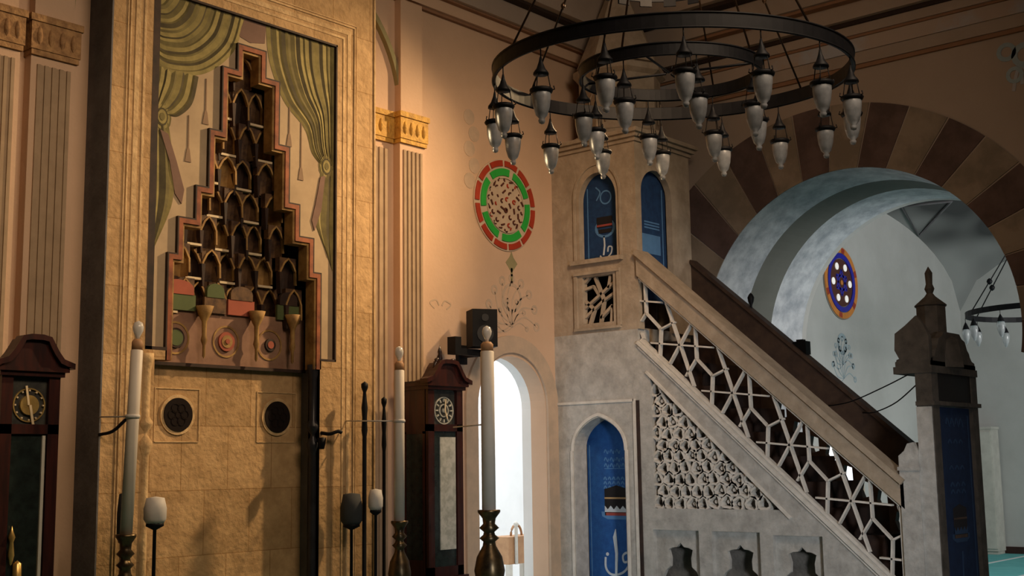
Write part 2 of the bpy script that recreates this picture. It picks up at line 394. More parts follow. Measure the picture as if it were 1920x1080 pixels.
pilaster('fluted_pilaster', 4.13, 4.47, 7.90, 4.47, 'fluted pilaster with faded capital, directly left of the mihrab', 'gold_d')
pilaster('fluted_pilaster', 3.74, 4.05, 7.90, 4.47, 'fluted pilaster at the far left edge, above the left clock', 'gold_d')
# blind arch moulding
m = MB(); m.path('Y', [(6.1-1.66*math.cos(PI*i/40), 4.85+1.35*math.sin(PI*i/40)) for i in range(41)], .05, QY-.05, QY+.02)
struct(m.build('trim_3', 'orn_g'))

# ------------------------------------------------------------------ mihrab
MX = 5.86; FY = 7.70
mi_ = thing('mihrab', 'tall stone mihrab with painted curtains and stepped stalactite hood', 'mihrab', (MX, 7.85, 0))
ml = (MX, 7.85, 0)
BX0, BX1 = 4.63, 7.18
PX0, PX1, PZ0, PZ1 = 4.96, 6.75, 2.45, 5.15      # painted panel
NX0, NX1 = 5.14, 6.58                            # niche
NL = 5.04
stepL = [(5.14, 2.38), (5.14, 3.16), (5.22, 3.16), (5.22, 3.44), (5.37, 3.44), (5.37, 3.70), (5.48, 3.70), (5.48, 4.16), (5.59, 4.16), (5.59, 4.68), (5.73, 4.68), (5.73, 4.90)]
stepR = [(2*MX-x, z) for x, z in reversed(stepL)]
outline = stepL+stepR
m = MB()
m.prism('Y', [[(BX0, 0), (NL, 0), (NL, 2.38), (NX0, 2.38), (NX0, PZ0), (PX0, PZ0), (PX0, PZ1), (PX1, PZ1), (PX1, PZ0), (NX1, PZ0), (NX1, 0), (BX1, 0), (BX1, 6.2), (BX0, 6.2)]], FY, FY+.14)
m.box((BX0+.001, FY+.14, 0), (BX0+.06, QY+.2, 6.2)); m.box((BX1-.06, FY+.14, 0), (BX1, QY+.2, 6.2))
m.build('stone_surround', 'stone_y', mi_, ml)
m = MB(); m.box((BX0-.012, FY-.0, 0), (BX0, QY+.18, 6.2)); m.build('side_face', 'shade_trim', mi_, ml)  # plate coloured dark to paint the shade on the left side
# moulded frame round the painting
m = MB()
def frame(m, x0, x1, z0, z1, w, d, y=FY, mi=0):
    m.box((x0-w, y-d, z0), (x0, y, z1), mi); m.box((x1, y-d, z0), (x1+w, y, z1), mi); m.box((x0-w, y-d, z1), (x1+w, y, z1+w), mi)
frame(m, PX0-.06, PX1+.06, 0, PZ1+.07, .02, .005); frame(m, PX0-.11, PX1+.11, 0, PZ1+.12, .04, .004)
frame(m, PX0-.185, PX1+.185, 0, PZ1+.19, .012, .009); frame(m, PX0-.21, PX1+.21, 0, PZ1+.215, .008, .006)
m.box((BX0, FY-.03, 5.75), (BX1, FY, 5.8)); m.box((7.165, FY-.01, 0), (7.18, FY, 6.2))
m.build('frame_moulding', 'stone_mould', mi_, ml)
m = MB(); t = .028
m.box((PX0-.0, FY-.002, PZ0), (PX0+.055, FY+.1, PZ1)); m.box((PX1-t*.5, FY-.002, PZ0), (PX1, FY+.1, PZ1)); m.box((PX0, FY-.002, PZ1-t*.6), (PX1, FY+.1, PZ1))
m.box((PX0, FY-.002, PZ0), (NX0, FY+.1, PZ0+t*.8)); m.box((NX1, FY-.002, PZ0), (PX1, FY+.1, PZ0+t*.6))
m.build('dark_border', 'brown_d', mi_, ml)
m = MB(); m.prism('Y', [[(PX0, PZ0), (NX0, PZ0)] + stepL[1:] + stepR[:-1] + [(NX1, PZ0), (PX1, PZ0), (PX1, PZ1), (PX0, PZ1)]], FY+.03, FY+.07)
pp = m.build('painted_panel', 'paint_ground', mi_, ml)
# painted curtains: folds as narrow strips with slight relief
def curtain(m, A, B, n, amp=.006, ph=0):
    A = cr(A, 8); B = cr(B, 8); k = min(len(A), len(B)); y = FY+.03
    rows = []
    for i in range(n+1):
        t = (i+(.28*math.sin(i*2.3) if 0 < i < n else 0))/n; d = y-.002-(amp if i % 2 else 0)
        rows.append([(a[0]+(b[0]-a[0])*t, d, a[1]+(b[1]-a[1])*t) for a, b in zip(A[:k], B[:k])])
    seq = [0, 1, 0, 2, 1, 0, 1, 2, 0, 1, 1, 0, 2]
    for i in range(n):
        vs = rows[i]+rows[i+1]; m.add(vs, [(j, j+1, k+j+1, k+j) for j in range(k-1)], seq[(i+ph) % 13])
CV = ['olive1', 'olive2', 'olive3']
m = MB()
curtain(m, [(5.80, 5.14), (5.70, 4.84), (5.44, 4.60), (5.14, 4.53), (4.99, 4.58)], [(5.02, 5.14), (5.0, 5.13), (4.995, 5.11), (4.99, 5.10), (4.99, 5.08)], 27)
curtain(m, [(5.38, 4.56), (5.33, 4.34), (5.22, 4.22), (5.14, 4.20), (5.08, 4.2)], [(4.99, 4.56), (4.99, 4.5), (4.99, 4.4), (4.99, 4.3), (5.0, 4.22)], 13, ph=3)
curtain(m, [(4.99, 4.18), (4.99, 3.8), (4.99, 3.5), (4.99, 3.16)], [(5.12, 4.14), (5.17, 3.85), (5.17, 3.55), (5.03, 3.2)], 5, ph=1)
KNOT = ((5.065, 4.18), (6.655, 4.08))
def knot(m, cx, cz):
    for r, mi in ((.115, 1), (.095, 0), (.07, 2), (.055, 0), (.03, 1)): m.disc('Y', (cx, cz), r, FY+.03-.002-(.12-r)*.12, FY+.03, mi, 14, .72)
knot(m, *KNOT[0]); m.build('painted_curtain', CV, pp, ml); m = MB()
curtain(m, [(6.01, 5.14), (6.05, 4.85), (6.20, 4.55), (6.42, 4.36), (6.50, 4.17), (6.61, 4.08)], [(6.73, 5.14), (6.73, 4.95), (6.73, 4.8), (6.73, 4.6), (6.73, 4.3), (6.73, 4.1)], 23, ph=2)
curtain(m, [(6.60, 4.06), (6.56, 3.8), (6.53, 3.62), (6.66, 3.36)], [(6.73, 4.06), (6.73, 3.8), (6.73, 3.5), (6.73, 3.2)], 5, ph=4)
knot(m, *KNOT[1]); m.build('painted_curtain', CV, pp, ml)
for x, z0, z1 in ((5.45, 4.56, 4.20), (5.30, 4.24, 3.88), (6.26, 4.52, 4.18), (6.385, 4.4, 3.92)):
    m = MB(); m.prism('Y', [[(x-.004, z0), (x+.004, z0), (x+.006, z1+.11), (x+.014, z1+.09), (x+.028, z1), (x-.028, z1), (x-.014, z1+.09), (x-.006, z1+.11)]], FY+.024, FY+.03); m.build('painted_tassel', 'tassel', pp, ml)
m = MB(); m.prism('Y', [[(5.05, 4.08), (5.12, 4.06), (5.20, 3.86), (5.27, 3.66), (5.25, 3.55), (5.19, 3.62), (5.14, 3.85)]], FY+.020, FY+.03); m.build('painted_sash', 'mauve', pp, ml)
m = MB(); m.prism('Y', [[(6.64, 4.0), (6.59, 3.98), (6.54, 3.75), (6.50, 3.60), (6.53, 3.52), (6.60, 3.7)]], FY+.020, FY+.03); m.build('painted_sash', 'mauve', pp, ml)
m = MB(); m.prism('Y', [[(5.80, 5.14), (6.01, 5.14), (6.0, 4.98), (5.86, 4.95), (5.74, 4.98)]], FY+.026, FY+.03); m.build('painted_finial', 'mauve', pp, ml)
# stepped red-orange and gold border of the hood
m = MB()
def inset(pts, d):
    out = []
    for i, (x, z) in enumerate(pts):
        s = 1 if x < MX else -1
        out.append((x+s*d, z-d if 0 < i < len(pts)-1 else z))
    return out
o0 = outline; o1 = inset(outline, .035); o2 = inset(outline, .055)
for a, b, mi, y0 in ((inset(outline, -.012), o0, 2, FY-.0), (o0, o1, 0, FY+.0), (o1, o2, 1, FY+.015)):
    for i in range(len(a)-1):
        m.prism('Y', [[a[i], a[i+1], b[i+1], b[i]]], y0, FY+.12, mi)
m.build('hood_border', ['orange', 'ochre', 'brown_d'], mi_, ml)
# muqarnas tiers
tiers = [(2.76, 3.04, .665), (3.04, 3.29, .60), (3.29, 3.54, .46), (3.54, 3.79, .44), (3.79, 4.04, .35), (4.04, 4.32, .335), (4.32, 4.60, .235), (4.60, 4.86, .10)]
m = MB()
m.box((NX0, FY+.42, 2.38), (NX1, FY+.46, 4.95), 1)
for x0, x1, z0, z1 in [(NX0-.03, NX0, 2.38, 3.2), (NX1, NX1+.03, 2.38, 3.2)]: m.box((x0, FY+.08, z0), (x1, FY+.54, z1), 1)
for k, (z0, z1, w) in enumerate(tiers):
    n = max(1, int(round(2*w/.165))); cw = 2*w/n; base = .34-.03*k
    for i in range(n):
        xc = MX-w+cw*(i+.5); rel = (xc-MX)/(w+.05)
        fy = FY+.06+base*math.sqrt(max(.05, 1-rel*rel))*.8-(.04 if (i+k) % 2 else 0)
        g = 8; vs = []
        for a in range(g+1):
            for b in range(g+1):
                u = a/g; v = b/g
                half = cw/2*(1-.10*(1-v))
                hol = .11*math.sqrt(max(0, 1-(2*u-1)**2))*(1-.9*v**3)
                vs.append((xc+(2*u-1)*half, fy+hol, z0+(z1-z0)*v))
        m.add(vs, [(a*(g+1)+b, (a+1)*(g+1)+b, (a+1)*(g+1)+b+1, a*(g+1)+b+1) for a in range(g) for b in range(g)], [0, 2, 0, 1, 0][(i*2+k) % 5])
        # pointed arch lip and corner brackets
        ar = [(xc-cw*.48, z0+.03), (xc-cw*.46, z0+(z1-z0)*.55), (xc-cw*.25, z0+(z1-z0)*.82), (xc, z0+(z1-z0)*.97), (xc+cw*.25, z0+(z1-z0)*.82), (xc+cw*.46, z0+(z1-z0)*.55), (xc+cw*.48, z0+.03)]
        m.path('Y', ar, .016, fy-.014, fy+.01, 2)
        m.prism('Y', [[(xc-cw/2, z1), (xc-cw/2, z0+(z1-z0)*.55), (xc-cw*.25, z0+(z1-z0)*.84), (xc, z1)]], fy-.006, fy+.05, 0)
        m.prism('Y', [[(xc+cw/2, z1), (xc, z1), (xc+cw*.25, z0+(z1-z0)*.84), (xc+cw/2, z0+(z1-z0)*.55)]], fy-.006, fy+.05, 0)
        # pendant bracket under each division
        m.prism('Y', [[(xc-cw/2-.018, z0+(z1-z0)*.5), (xc-cw/2+.018, z0+(z1-z0)*.5), (xc-cw/2+.006, z0-.05), (xc-cw/2-.006, z0-.05)]], fy-.03, fy+.02, 1)
        if (i+k) % 2 == 0: m.box((xc-cw*.42, fy-.035, z0-.004), (xc+cw*.42, fy+.02, z0+.014), 3)
    m.box((MX-w, FY+.12+base*.6, z1-.012), (MX+w, FY+.5, z1+.02), 1)
m.build('stalactite_hood', ['brown', 'brown_d', 'ochre', 'ledge'], mi_, ml)
# lower painted band with rosettes, and hanging pendants
BY = 7.93
m = MB(); m.box((NX0, BY-.03, 2.38), (NX1, BY+.06, 2.80), 0); m.box((NX0, BY-.05, 2.36), (NX1, BY-.03, 2.385), 1)
for x, mi, r in ((5.34, 1, .075), (5.34, 3, .06), (5.80, 4, .075), (5.80, 2, .05), (6.22, 1, .05), (6.22, 4, .03)):
    m.disc('Y', (x, 2.57), r, BY-.045-(.08-r)*.2, BY-.03, mi, 24)
m.disc('Y', (5.80, 2.57), .02, BY-.06, BY-.03, 4, 12)
for x in (5.34, 5.80, 6.22): m.ring('Y', (x, 2.57), .11, .125, 0, 2*PI, BY-.036, BY-.03, 2, 24)
for x0, x1, a, b in ((5.18, 5.5, 3, 4), (5.58, 5.78, 5, 3), (5.8, 6.05, 4, 5), (6.28, 6.5, 3, 1)):
    m.box((x0, BY-.055, 2.78), (x1, BY-.03, 2.90), a); m.prism('Y', [arch_loop((x0+x1)/2, x1-x0-.04, 2.90, 2.95, .06, 8)], BY-.06, BY-.03, b)
m.build('rosette_band', ['band', 'brown_d', 'ochre', 'green_p', 'red_p', 'brown'], mi_, ml)
for x in (5.55, 6.04, 6.40):
    m = MB(); m.lathe((x, 7.83, 0), [(.0, 2.42), (.012, 2.44), (.012, 2.52), (.026, 2.56), (.018, 2.6), (.02, 2.7), (.05, 2.76), (.07, 2.82)], 8)
    m.build('pendant', 'ochre', mi_, ml)
# niche back and jambs
m = MB(); m.box((NL-.05, BY, 0), (NX1+.05, BY+.06, 2.4)); m.build('niche_back', 'stone_y', mi_, ml)
m = MB(); m.box((NX1, FY+.001, 0), (NX1+.05, BY, 2.4)); m.build('right_jamb', 'shade_trim', mi_, ml)  # jamb turned from the light, its shade put into the colour
m = MB(); m.box((NL-.05, FY+.001, 0), (NL, BY, 2.38)); m.build('left_jamb', 'stone_mould', mi_, ml)
for x in (MX-.465, MX+.465):
    m = MB(); m.disc('Y', (x, 2.0), .125, BY-.02, BY+.01, 0, 40); m.ring('Y', (x, 2.0), .125, .15, 0, 2*PI, BY-.012, BY, 1, 40)
    for q in range(6): m.ring('Y', (x+.055*math.cos(q*PI/3), 2.0+.055*math.sin(q*PI/3)), .03, .036, 0, 2*PI, BY-.024, BY-.018, 2, 12)
    frame(m, x-.19, x+.19, 1.8, 2.19, .008, .006, BY, 1); m.box((x-.19, BY-.006, 1.795), (x+.19, BY, 1.803), 1)
    m.build('roundel', ['disc', 'stone_mould', 'disc'], mi_, ml)
def colonnette(x, y, mt):
    m = MB(); m.lathe((x, y, 0), [(.045, 0), (.035, .1), (.032, 1.68), (.035, 1.70), (.055, 1.76), (.055, 1.79), (.02, 1.84), (.02, 1.86), (.055, 1.91), (.055, 1.93), (.03, 1.97), (.032, 2.3), (.05, 2.38), (.05, 2.42)], 12)
    m.build('colonnette', mt, mi_, ml)
colonnette(NX1-.02, FY+.06, 'marble_d'); colonnette(4.985, FY+.015, 'stone_mould')

# ------------------------------------------------------------------ painted ornaments on the plaster
def flower_orn(m, cx, cz, s, y, k=7, mi=0):
    for i in range(k):
        a = PI*i/(k-1)
        tip = (cx+s*math.cos(a)*.9, cz+s*1.1*math.sin(a))
        mid = (cx+s*.5*math.cos(a+.35), cz+s*.6*math.sin(a+.35)); m.path('Y', cr([(cx, cz), mid, tip], 8), [.012*s*4*(1-abs(j-8)/12) for j in range(17)], y-.003, y, mi)
        m.ring('Y', tip, s*.06, s*.12, 0, 2*PI, y-.003, y, mi, 10)
m = MB(); flower_orn(m, 9.33, 2.98, .42, QY, 9); flower_orn(m, 9.33, 2.95, .25, QY, 6)
m.ring('Y', (9.33, 3.25), .12, .15, 0, 2*PI, QY-.003, QY); m.path('Y', [(9.33, 3.4), (9.33, 3.55)], .03, QY-.003, QY, 1)
m.prism('Y', [[(9.33, 3.5), (9.42, 3.6), (9.36, 3.66), (9.33, 3.72), (9.30, 3.66), (9.24, 3.6)]], QY-.003, QY, 1)
for sgn in (-1, 1): m.path('Y', cr([(8.30+.08*sgn, 3.05), (8.30+.14*sgn, 3.1), (8.30+.06*sgn, 3.13), (8.3+.02*sgn, 3.08)], 6), .015, QY-.003, QY)
for q in range(5): m.disc('Y', (8.72+.07*(q % 2), 4.35+.16*q), .08, QY-.003, QY, 0, 12)
struct(m.build('painted_ornament', ['orn', 'orn_g'], wb))
wbs = bpy.data.objects['wall_back_side_bay']
m = MB(); flower_orn(m, 16.66, 2.95, .34, QY, 9); flower_orn(m, 16.66, 2.75, .4, QY, 8)
m.ring('Y', (16.66, 3.25), .1, .16, 0, 2*PI, QY-.003, QY)
struct(m.build('painted_ornament', ['orn_b', 'tracery'], wbs))
w3 = struct(MB().prism('Y', [arch_loop(16.45, 1.16, .85, 2.1, .45, 14, 'pt'), arch_loop(16.45, .96, .95, 1.85, .3, 14, 'round')], QY-.05, QY+.0).build('window_3', 'tracery'))
struct(MB().prism('Y', [arch_loop(16.45, .96, .95, 1.85, .3, 14, 'round')], QY-.02, QY-.008).build('window_glass', 'win', w3))
m = MB(); flower_orn_x = [(3.66, 5.28, .09), (3.50, 5.22, .12), (3.60, 5.05, .08)]
for u, v, r in flower_orn_x:
    m.ring('X', (u, v), r*.55, r, 0, 2*PI, SX-.006, SX, 0, 14)
for i in range(5): m.path('X', cr([(3.55, 5.15), (3.6-.06*i, 5.0+.03*i), (3.62-.08*i, 4.9+.05*i)], 6), .03, SX-.005, SX, 1)
struct(m.build('painted_ornament', ['orn_b', 'corn_blue'], wr))

# ------------------------------------------------------------------ round stained windows
def rose(name, cx, cz, R, kind):
    w = struct(MB().ring('Y', (cx, cz), R*.0, R*1.03, 0, 2*PI, QY-.012, QY+.002, 0, 48).build(name, 'tracery' if kind == 1 else 'tracery_g'))
    m = MB(); y0, y1 = QY-.024, QY-.011
    if kind == 1:
        for i in range(12):
            a = 2*PI*i/12+.1; m.ring('Y', (cx, cz), R*.87, R*1.0, a, a+2*PI/12*.84, y0, y1, 0, 6)
        for i in range(6):
            a = 2*PI*i/6+.35; m.ring('Y', (cx, cz), R*.66, R*.82, a, a+2*PI/6*.82, y0, y1, 1, 8)
        rr = random.Random(3)
        for q, (rad, cnt) in enumerate(((.14, 5), (.30, 9), (.46, 14), (.57, 18))):
            for i in range(cnt):
                a = 2*PI*(i+.5*(q % 2))/cnt; c_ = (cx+R*rad*math.cos(a), cz+R*rad*math.sin(a))
                if (i+q) % 3: m.ring('Y', c_, R*.028, R*.055, rr.random()*3, 3+rr.random()*3, y0, y1, 0 if (i+q) % 4 == 1 else 2, 8)
                else: m.bar('Y', (c_[0]-R*.06*math.sin(a+.5), c_[1]+R*.06*math.cos(a+.5)), (c_[0]+R*.06*math.sin(a+.5), c_[1]-R*.06*math.cos(a+.5)), R*.035, y0, y1, 2)
        m.ring('Y', (cx, cz), R*.60, R*.63, 0, 2*PI, y0, y1, 5, 30)
        m.disc('Y', (cx, cz-R*.12), R*.06, y0, y1, 2, 10)
    else:
        m.ring('Y', (cx, cz), R*.84, R*1.0, 0, 2*PI, y0, y1, 3, 40)
        m.ring('Y', (cx, cz), R*.68, R*.82, 0, 2*PI, y0-.003, y1, 1, 40)
        m.disc('Y', (cx, cz), R*.66, y0+.004, y1, 2, 40)
        for i in range(6):
            a = 2*PI*i/6+PI/6+PI/3*.0+PI/6*1.0
            m.disc('Y', (cx+R*.5*math.cos(a), cz+R*.5*math.sin(a)), R*.10, y0-.004, y1, 4, 14)
            m.bar('Y', (cx+R*.36*math.cos(a+.5), cz+R*.36*math.sin(a+.5)), (cx+R*.36*math.cos(a+.5+2*PI/3), cz+R*.36*math.sin(a+.5+2*PI/3)), R*.07, y0, y1, 1)
            m.ring('Y', (cx, cz), R*.84, R*.98, a+.25, a+.45, y0-.002, y1, 0, 4)
        m.disc('Y', (cx, cz), R*.07, y0-.002, y1, 3, 10)
    g = struct(m.build('stained_glass', ['r_red', 'r_green', 'rose_dark', 'r_orange', 'r_white', 'tracery'] if kind == 1 else ['r_red', 'r_blue', 'rose_dark', 'r_orange', 'r_white'], w))
rose('window_1', 9.235, 4.18, .455, 1)
rose('window_2', 16.70, 4.15, .53, 2)

# ------------------------------------------------------------------ minbar
X0 = 10.0; X1 = 11.0; T = .12
mb = thing('minbar', 'carved stone minbar with latticed stair rail, tower and gated portal', 'minbar', (10.5, 6.0, 0))
bl = (10.5, 6.0, 0)
zb = lambda Y: 2.77-.885*(6.92-Y)
zt = lambda Y: 3.41-.856*(6.91-Y)
zr = lambda Y: 3.63-.862*(6.87-Y)
YN = 4.34
# near flank under the stair: openings as holes, backed by recess plates
niche = arch_loop(7.46, .62, 0, 1.72, .33, 20, 'pt')
tri = [(5.45, 1.16), (6.82, 1.16), (6.82, 2.42)]
pan = [(6.33, 6.84), (5.69, 6.19), (5.08, 5.56)]
flank = [(YN, 0), (6.95, 0), (6.95, zb(6.95)), (YN, zb(YN))]
holes = [[(a, .0+.02), (b, .02), (b, .96), (a, .96)] for a, b in pan[:2]]+[[(5.08, .02), (5.56, .02), (5.56, .94), (5.08, .94)]]
m = MB(); m.prism('X', [flank, tri]+holes, X0, X0+T)
m.build('stair_flank', 'minbar', mb, bl)
# raised mouldings on the flank
m = MB()
def lined(m, pts, w, d, x=X0): m.path('X', pts, w, x-d, x+.002)
lined(m, [(YN, zb(YN)-.03), (6.95, zb(6.95)-.03)], .03, .03); lined(m, [(YN, zb(YN)-.075), (6.95, zb(6.95)-.075)], .015, .015)
lined(m, [(5.37, 1.09), (6.86, 2.47)], .025, .02); 
m.build('flank_moulding', 'lattice', mb, bl)
# triangular panel: recessed ground with rosette relief
m = MB(); m.prism('X', [[(5.3, 1.1), (6.9, 1.1), (6.9, 2.5)]], X0+.11, X0+.13); m.build('panel_ground', 'portal', mb, bl)  # dark colour stands in for shade deep behind the relief
m = MB(); s = .125; r = s*.46
def intri(u, v): return u < 6.80 and v > 1.175 and v < 1.16+(u-5.45)*(2.42-1.16)/(6.82-5.45)-.03
row = 0; v = 1.215
while v < 2.45:
    u = 6.78-(s/2 if row % 2 else 0)
    while u > 5.4:
        if intri(u, v):
            ph = random.random()*2; k = 12; u0_, v0_ = u, v; u += random.uniform(-.013, .013); v += random.uniform(-.013, .013)
            pts = [(u+r*(1.0+.18*math.cos(3*2*PI*i/k+ph))*math.cos(2*PI*i/k), v+r*(1.0+.18*math.cos(3*2*PI*i/k+ph))*math.sin(2*PI*i/k)) for i in range(k)]
            m.path('X', pts, .022, X0+.02, X0+.115, 0, True)
            for q in range(3): m.bar('X', (u+r*math.cos(ph+q*2.09), v+r*math.sin(ph+q*2.09)), (u+s*.62*math.cos(ph+q*2.09+.35), v+s*.62*math.sin(ph+q*2.09+.35)), .018, X0+.03, X0+.115)
            if (row+int(u*50)) % 2: m.disc('X', (u, v), r*.33, X0+.05, X0+.115, 0, 6)
            u, v = u0_, v0_
        u -= s
    v += s*.866; row += 1
m.build('carved_relief', 'lattice', mb, bl)
# three lower panels with keyhole niches cut through an inner slab
m = MB(); m2 = MB()
for a, b in [(6.33, 6.84), (5.69, 6.19), (5.08, 5.56)]:
    c = (a+b)/2-.01; h = .80
    hk = [(.20, .02), (.20, .52), (.17, .58), (.12, .62), (.115, .70), (.135, .775), (.09, .795), (.04, .80)]; kh = [(c-a_, z_) for a_, z_ in hk]+[(c, .84)]+[(c+a_, z_) for a_, z_ in reversed(hk)]
    m.prism('X', [[(a-.03, .0), (b+.03, .0), (b+.03, 1.0), (a-.03, 1.0)], kh], X0+.06, X0+.10)
    m2.box((X0+.24, a-.03, 0), (X0+.27, b+.03, 1.0))
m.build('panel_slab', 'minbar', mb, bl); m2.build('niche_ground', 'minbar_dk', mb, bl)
# thin dark joint between tower and stair
# stair solid
m = MB(); n = 10; pts = [(YN+.05, .0)]
sy = (6.93-YN-.05)/n; sz = (zb(6.93)-zb(YN))/n
pts = [(6.95, 0)]+[(6.95, zb(6.93))]
for i in range(n):
    y = 6.93-sy*i; z = zb(6.93)-sz*i
    pts += [(y-sy, z), (y-sy, z-sz)] if i < n-1 else [(y-sy, z)]
pts += [(YN+.05, 0)]
m.prism('X', [pts], X0+.30, X1-.02); m.build('steps', 'brown_d', mb, bl)  # dark brown paints the shade behind the lattice
# lattice rail
m = MB(); x0, x1 = X0+.02, X0+.07; period = .56; w = .016
def st2p(s, t):
    Y = 6.50-period*s; return (Y, zb(Y)+(zt(Y)-zb(Y))*t)
seg = [((-.57, .11), (.67, .88)), ((-.24, .94), (.27, .06)), ((.27, .97), (-.20, .06)), ((.34, .50), (.64, .46)), ((.34, .50), (.12, .10)), ((.34, .50), (.33, .98)), ((.64, .46), (.60, .03)), ((.64, .46), (.93, .76))]
for k in range(-1, 5):
    for (a, b), (c, d) in seg:
        p, q = st2p(a+k, b), st2p(c+k, d)
        if q[0] > p[0]: p, q = q, p
        # clip to the opening
        lo, hi = YN+.0, 6.93
        if q[0] > hi or p[0] < lo: continue
        if p[0] > hi: t = (p[0]-hi)/(p[0]-q[0]); p = (hi, p[1]+(q[1]-p[1])*t)
        if q[0] < lo: t = (p[0]-lo)/(p[0]-q[0]); q = (lo, p[1]+(q[1]-p[1])*t)
        m.bar('X', p, q, w, x0, x1)
m.path('X', [(6.93, zb(6.93)+.012), (YN, zb(YN)+.012)], .03, x0-.01, x1); m.path('X', [(6.93, zt(6.93)-.01), (YN, zt(YN)-.01)], .035, x0-.02, x1)
m.bar('X', (YN+.015, zb(YN)), (YN+.015, zt(YN)), .035, x0-.02, x1)
m.build('star_lattice', 'lattice', mb, bl)
m = MB(); m.prism('X', [[(6.93, zt(6.93)), (6.93, zr(6.93)), (YN-.03, zr(YN-.03)), (YN-.03, zt(YN-.03))]], X0-.03, X0+.14)
m.path('X', [(6.93, zr(6.93)-.02), (YN-.03, zr(YN-.03)-.02)], .05, X0-.06, X0+.16)
m.build('handrail', 'minbar_up', mb, bl)
# far parapet with a row of pierced openings
m = MB(); fp = [(6.93, zb(6.93)-.3), (6.93, zr(6.93)), (YN+.05, zr(YN+.05)), (YN+.05, zb(YN+.05)-.3)]
hs = []
for k in range(9):
    Y = 4.62+.165*k; z = zr(Y)-.80
    if k % 3 == 2: z += .05
    hs.append([(Y-.045, z-.06), (Y+.03, z-.08), (Y+.06, z+.0), (Y+.04, z+.09), (Y-.04, z+.06)])
m.prism('X', [fp]+hs, X1-.02, X1+.06); m.build('far_parapet', 'brown_par', mb, bl)  # one dark brown over the whole far parapet
m = MB(); m.path('X', [(6.93, zr(6.93)), (YN+.05, zr(YN+.05))], .035, X1-.05, X1+.08); m.build('far_rail', 'brown_par', mb, bl)
# newel
m = MB(); m.box((X0-.03, 4.17, 0), (X0+.17, YN, 1.58)); m.prism('X', [[(4.17, 1.58), (YN, 1.58), (YN, 1.62), (4.29, 1.66), (4.26, 1.72), (4.21, 1.73), (4.17, 1.66)]], X0-.03, X0+.17)
m.box((X0-.045, 4.16, 1.50), (X0+.18, YN+.01, 1.53)); m.build('newel', 'minbar', mb, bl)
# tower
m = MB()
m.prism('X', [[(6.95, 0), (7.15, 0)] + niche[2:][::1] + [(7.77, 0), (QY, 0), (QY, 2.9), (6.95, 2.9)]][:1] if False else [[(6.95, 0)] + [(7.15, 0)] + list(reversed([(7.46+.31*math.cos(PI*i/20), 0) for i in range(1)]))[:0] + [(7.15, 1.72)] + list(reversed(arch_pts(7.46, .62, 1.72, .33, 20, 'pt')))[1:-1] + [(7.77, 1.72), (7.77, 0), (QY, 0), (QY, 2.9), (6.95, 2.9)]], X0, X0+.2)
m.build('tower_base', 'minbar', mb, bl)
m = MB(); up = arch_loop(7.41, .47, 3.66, 4.27, .28, 18, 'round'); gr = [(7.235, 3.0), (7.62, 3.0), (7.62, 3.48), (7.235, 3.48)]
m.prism('X', [[(6.93, 2.9), (QY, 2.9), (QY, 4.84), (6.93, 4.84)], up, gr], X0, X0+.08)
# front face with tall arched opening down to the stair head
fo = [(X0+.095, 2.9), (X0+.095, 4.3)] + list(reversed(arch_pts(X0+.37, .55, 4.3, .25, 18, 'round')))[1:-1] + [(X0+.645, 4.3), (X0+.645, 2.9)]
m.prism('Y', [[(X0+.08, 2.9)] + fo + [(X1, 2.9), (X1, 4.84), (X0+.08, 4.84)]], 6.93, 7.0)
m.box((X1-.12, 7.05, 2.9), (X1, QY, 4.84)); m.box((X0+.1, 6.98, 2.78), (X1, QY, 2.92))
m.build('tower_body', 'minbar_up', mb, bl)
m = MB()
for z0, z1, e in ((4.80, 4.84, .02), (4.84, 4.88, .05), (4.88, 4.92, .08)):
    m.box((X0-e, 6.93-e, z0), (X1+e, QY, z1))
m.box((X0-.03, 7.14, 3.50), (X0, 7.72, 3.53)); m.box((X0-.05, 7.10, 3.61), (X0, 7.74, 3.655)); m.box((X0-.03, 7.14, 2.93), (X0, 7.72, 2.955))
m.box((X0-.02, 7.14, 2.95), (X0, 7.18, 3.5)); m.box((X0-.02, 7.68, 2.95), (X0, 7.72, 3.5))
m.path('X', [(7.12, 3.66), (7.12, 4.3)]+list(reversed([(2*7.41-p[0], p[1]) for p in reversed(arch_pts(7.41, .58, 4.3, .34, 18))]))+[(7.70, 3.66)], .025, X0-.015, X0)
m.build('tower_moulding', 'minbar_up', mb, bl)
m = MB(); m.box((X0-.012, 7.02, 2.19), (X0, QY-.01, 2.215)); m.box((X0-.012, 7.0, 0), (X0, 7.03, 2.215))
for z in (2.215,): pass
m.path('X', [(7.12, 0), (7.12, 1.72)]+list(reversed(arch_pts(7.46, .66, 1.72, .36, 20, 'pt')))+[(7.80, 1.72), (7.80, 0)], .03, X0-.012, X0+.004)
m.build('niche_moulding', 'lattice', mb, bl)
m = MB(); m.box((X0-.004, 6.955, 0), (X0+.05, 6.995, 2.2)); m.build('dark_joint', 'brown_d', mb, bl)
m = MB(); m.box((X0+.55, 7.0, 0), (X0+.6, QY, 2.8)); m.box((X0+.2, 7.80, 0), (X0+.55, 7.84, 2.6)); m.box((X0+.2, 7.05, 0), (X0+.55, 7.09, 2.6)); m.build('niche_lining', 'minbar_dk', mb, bl)
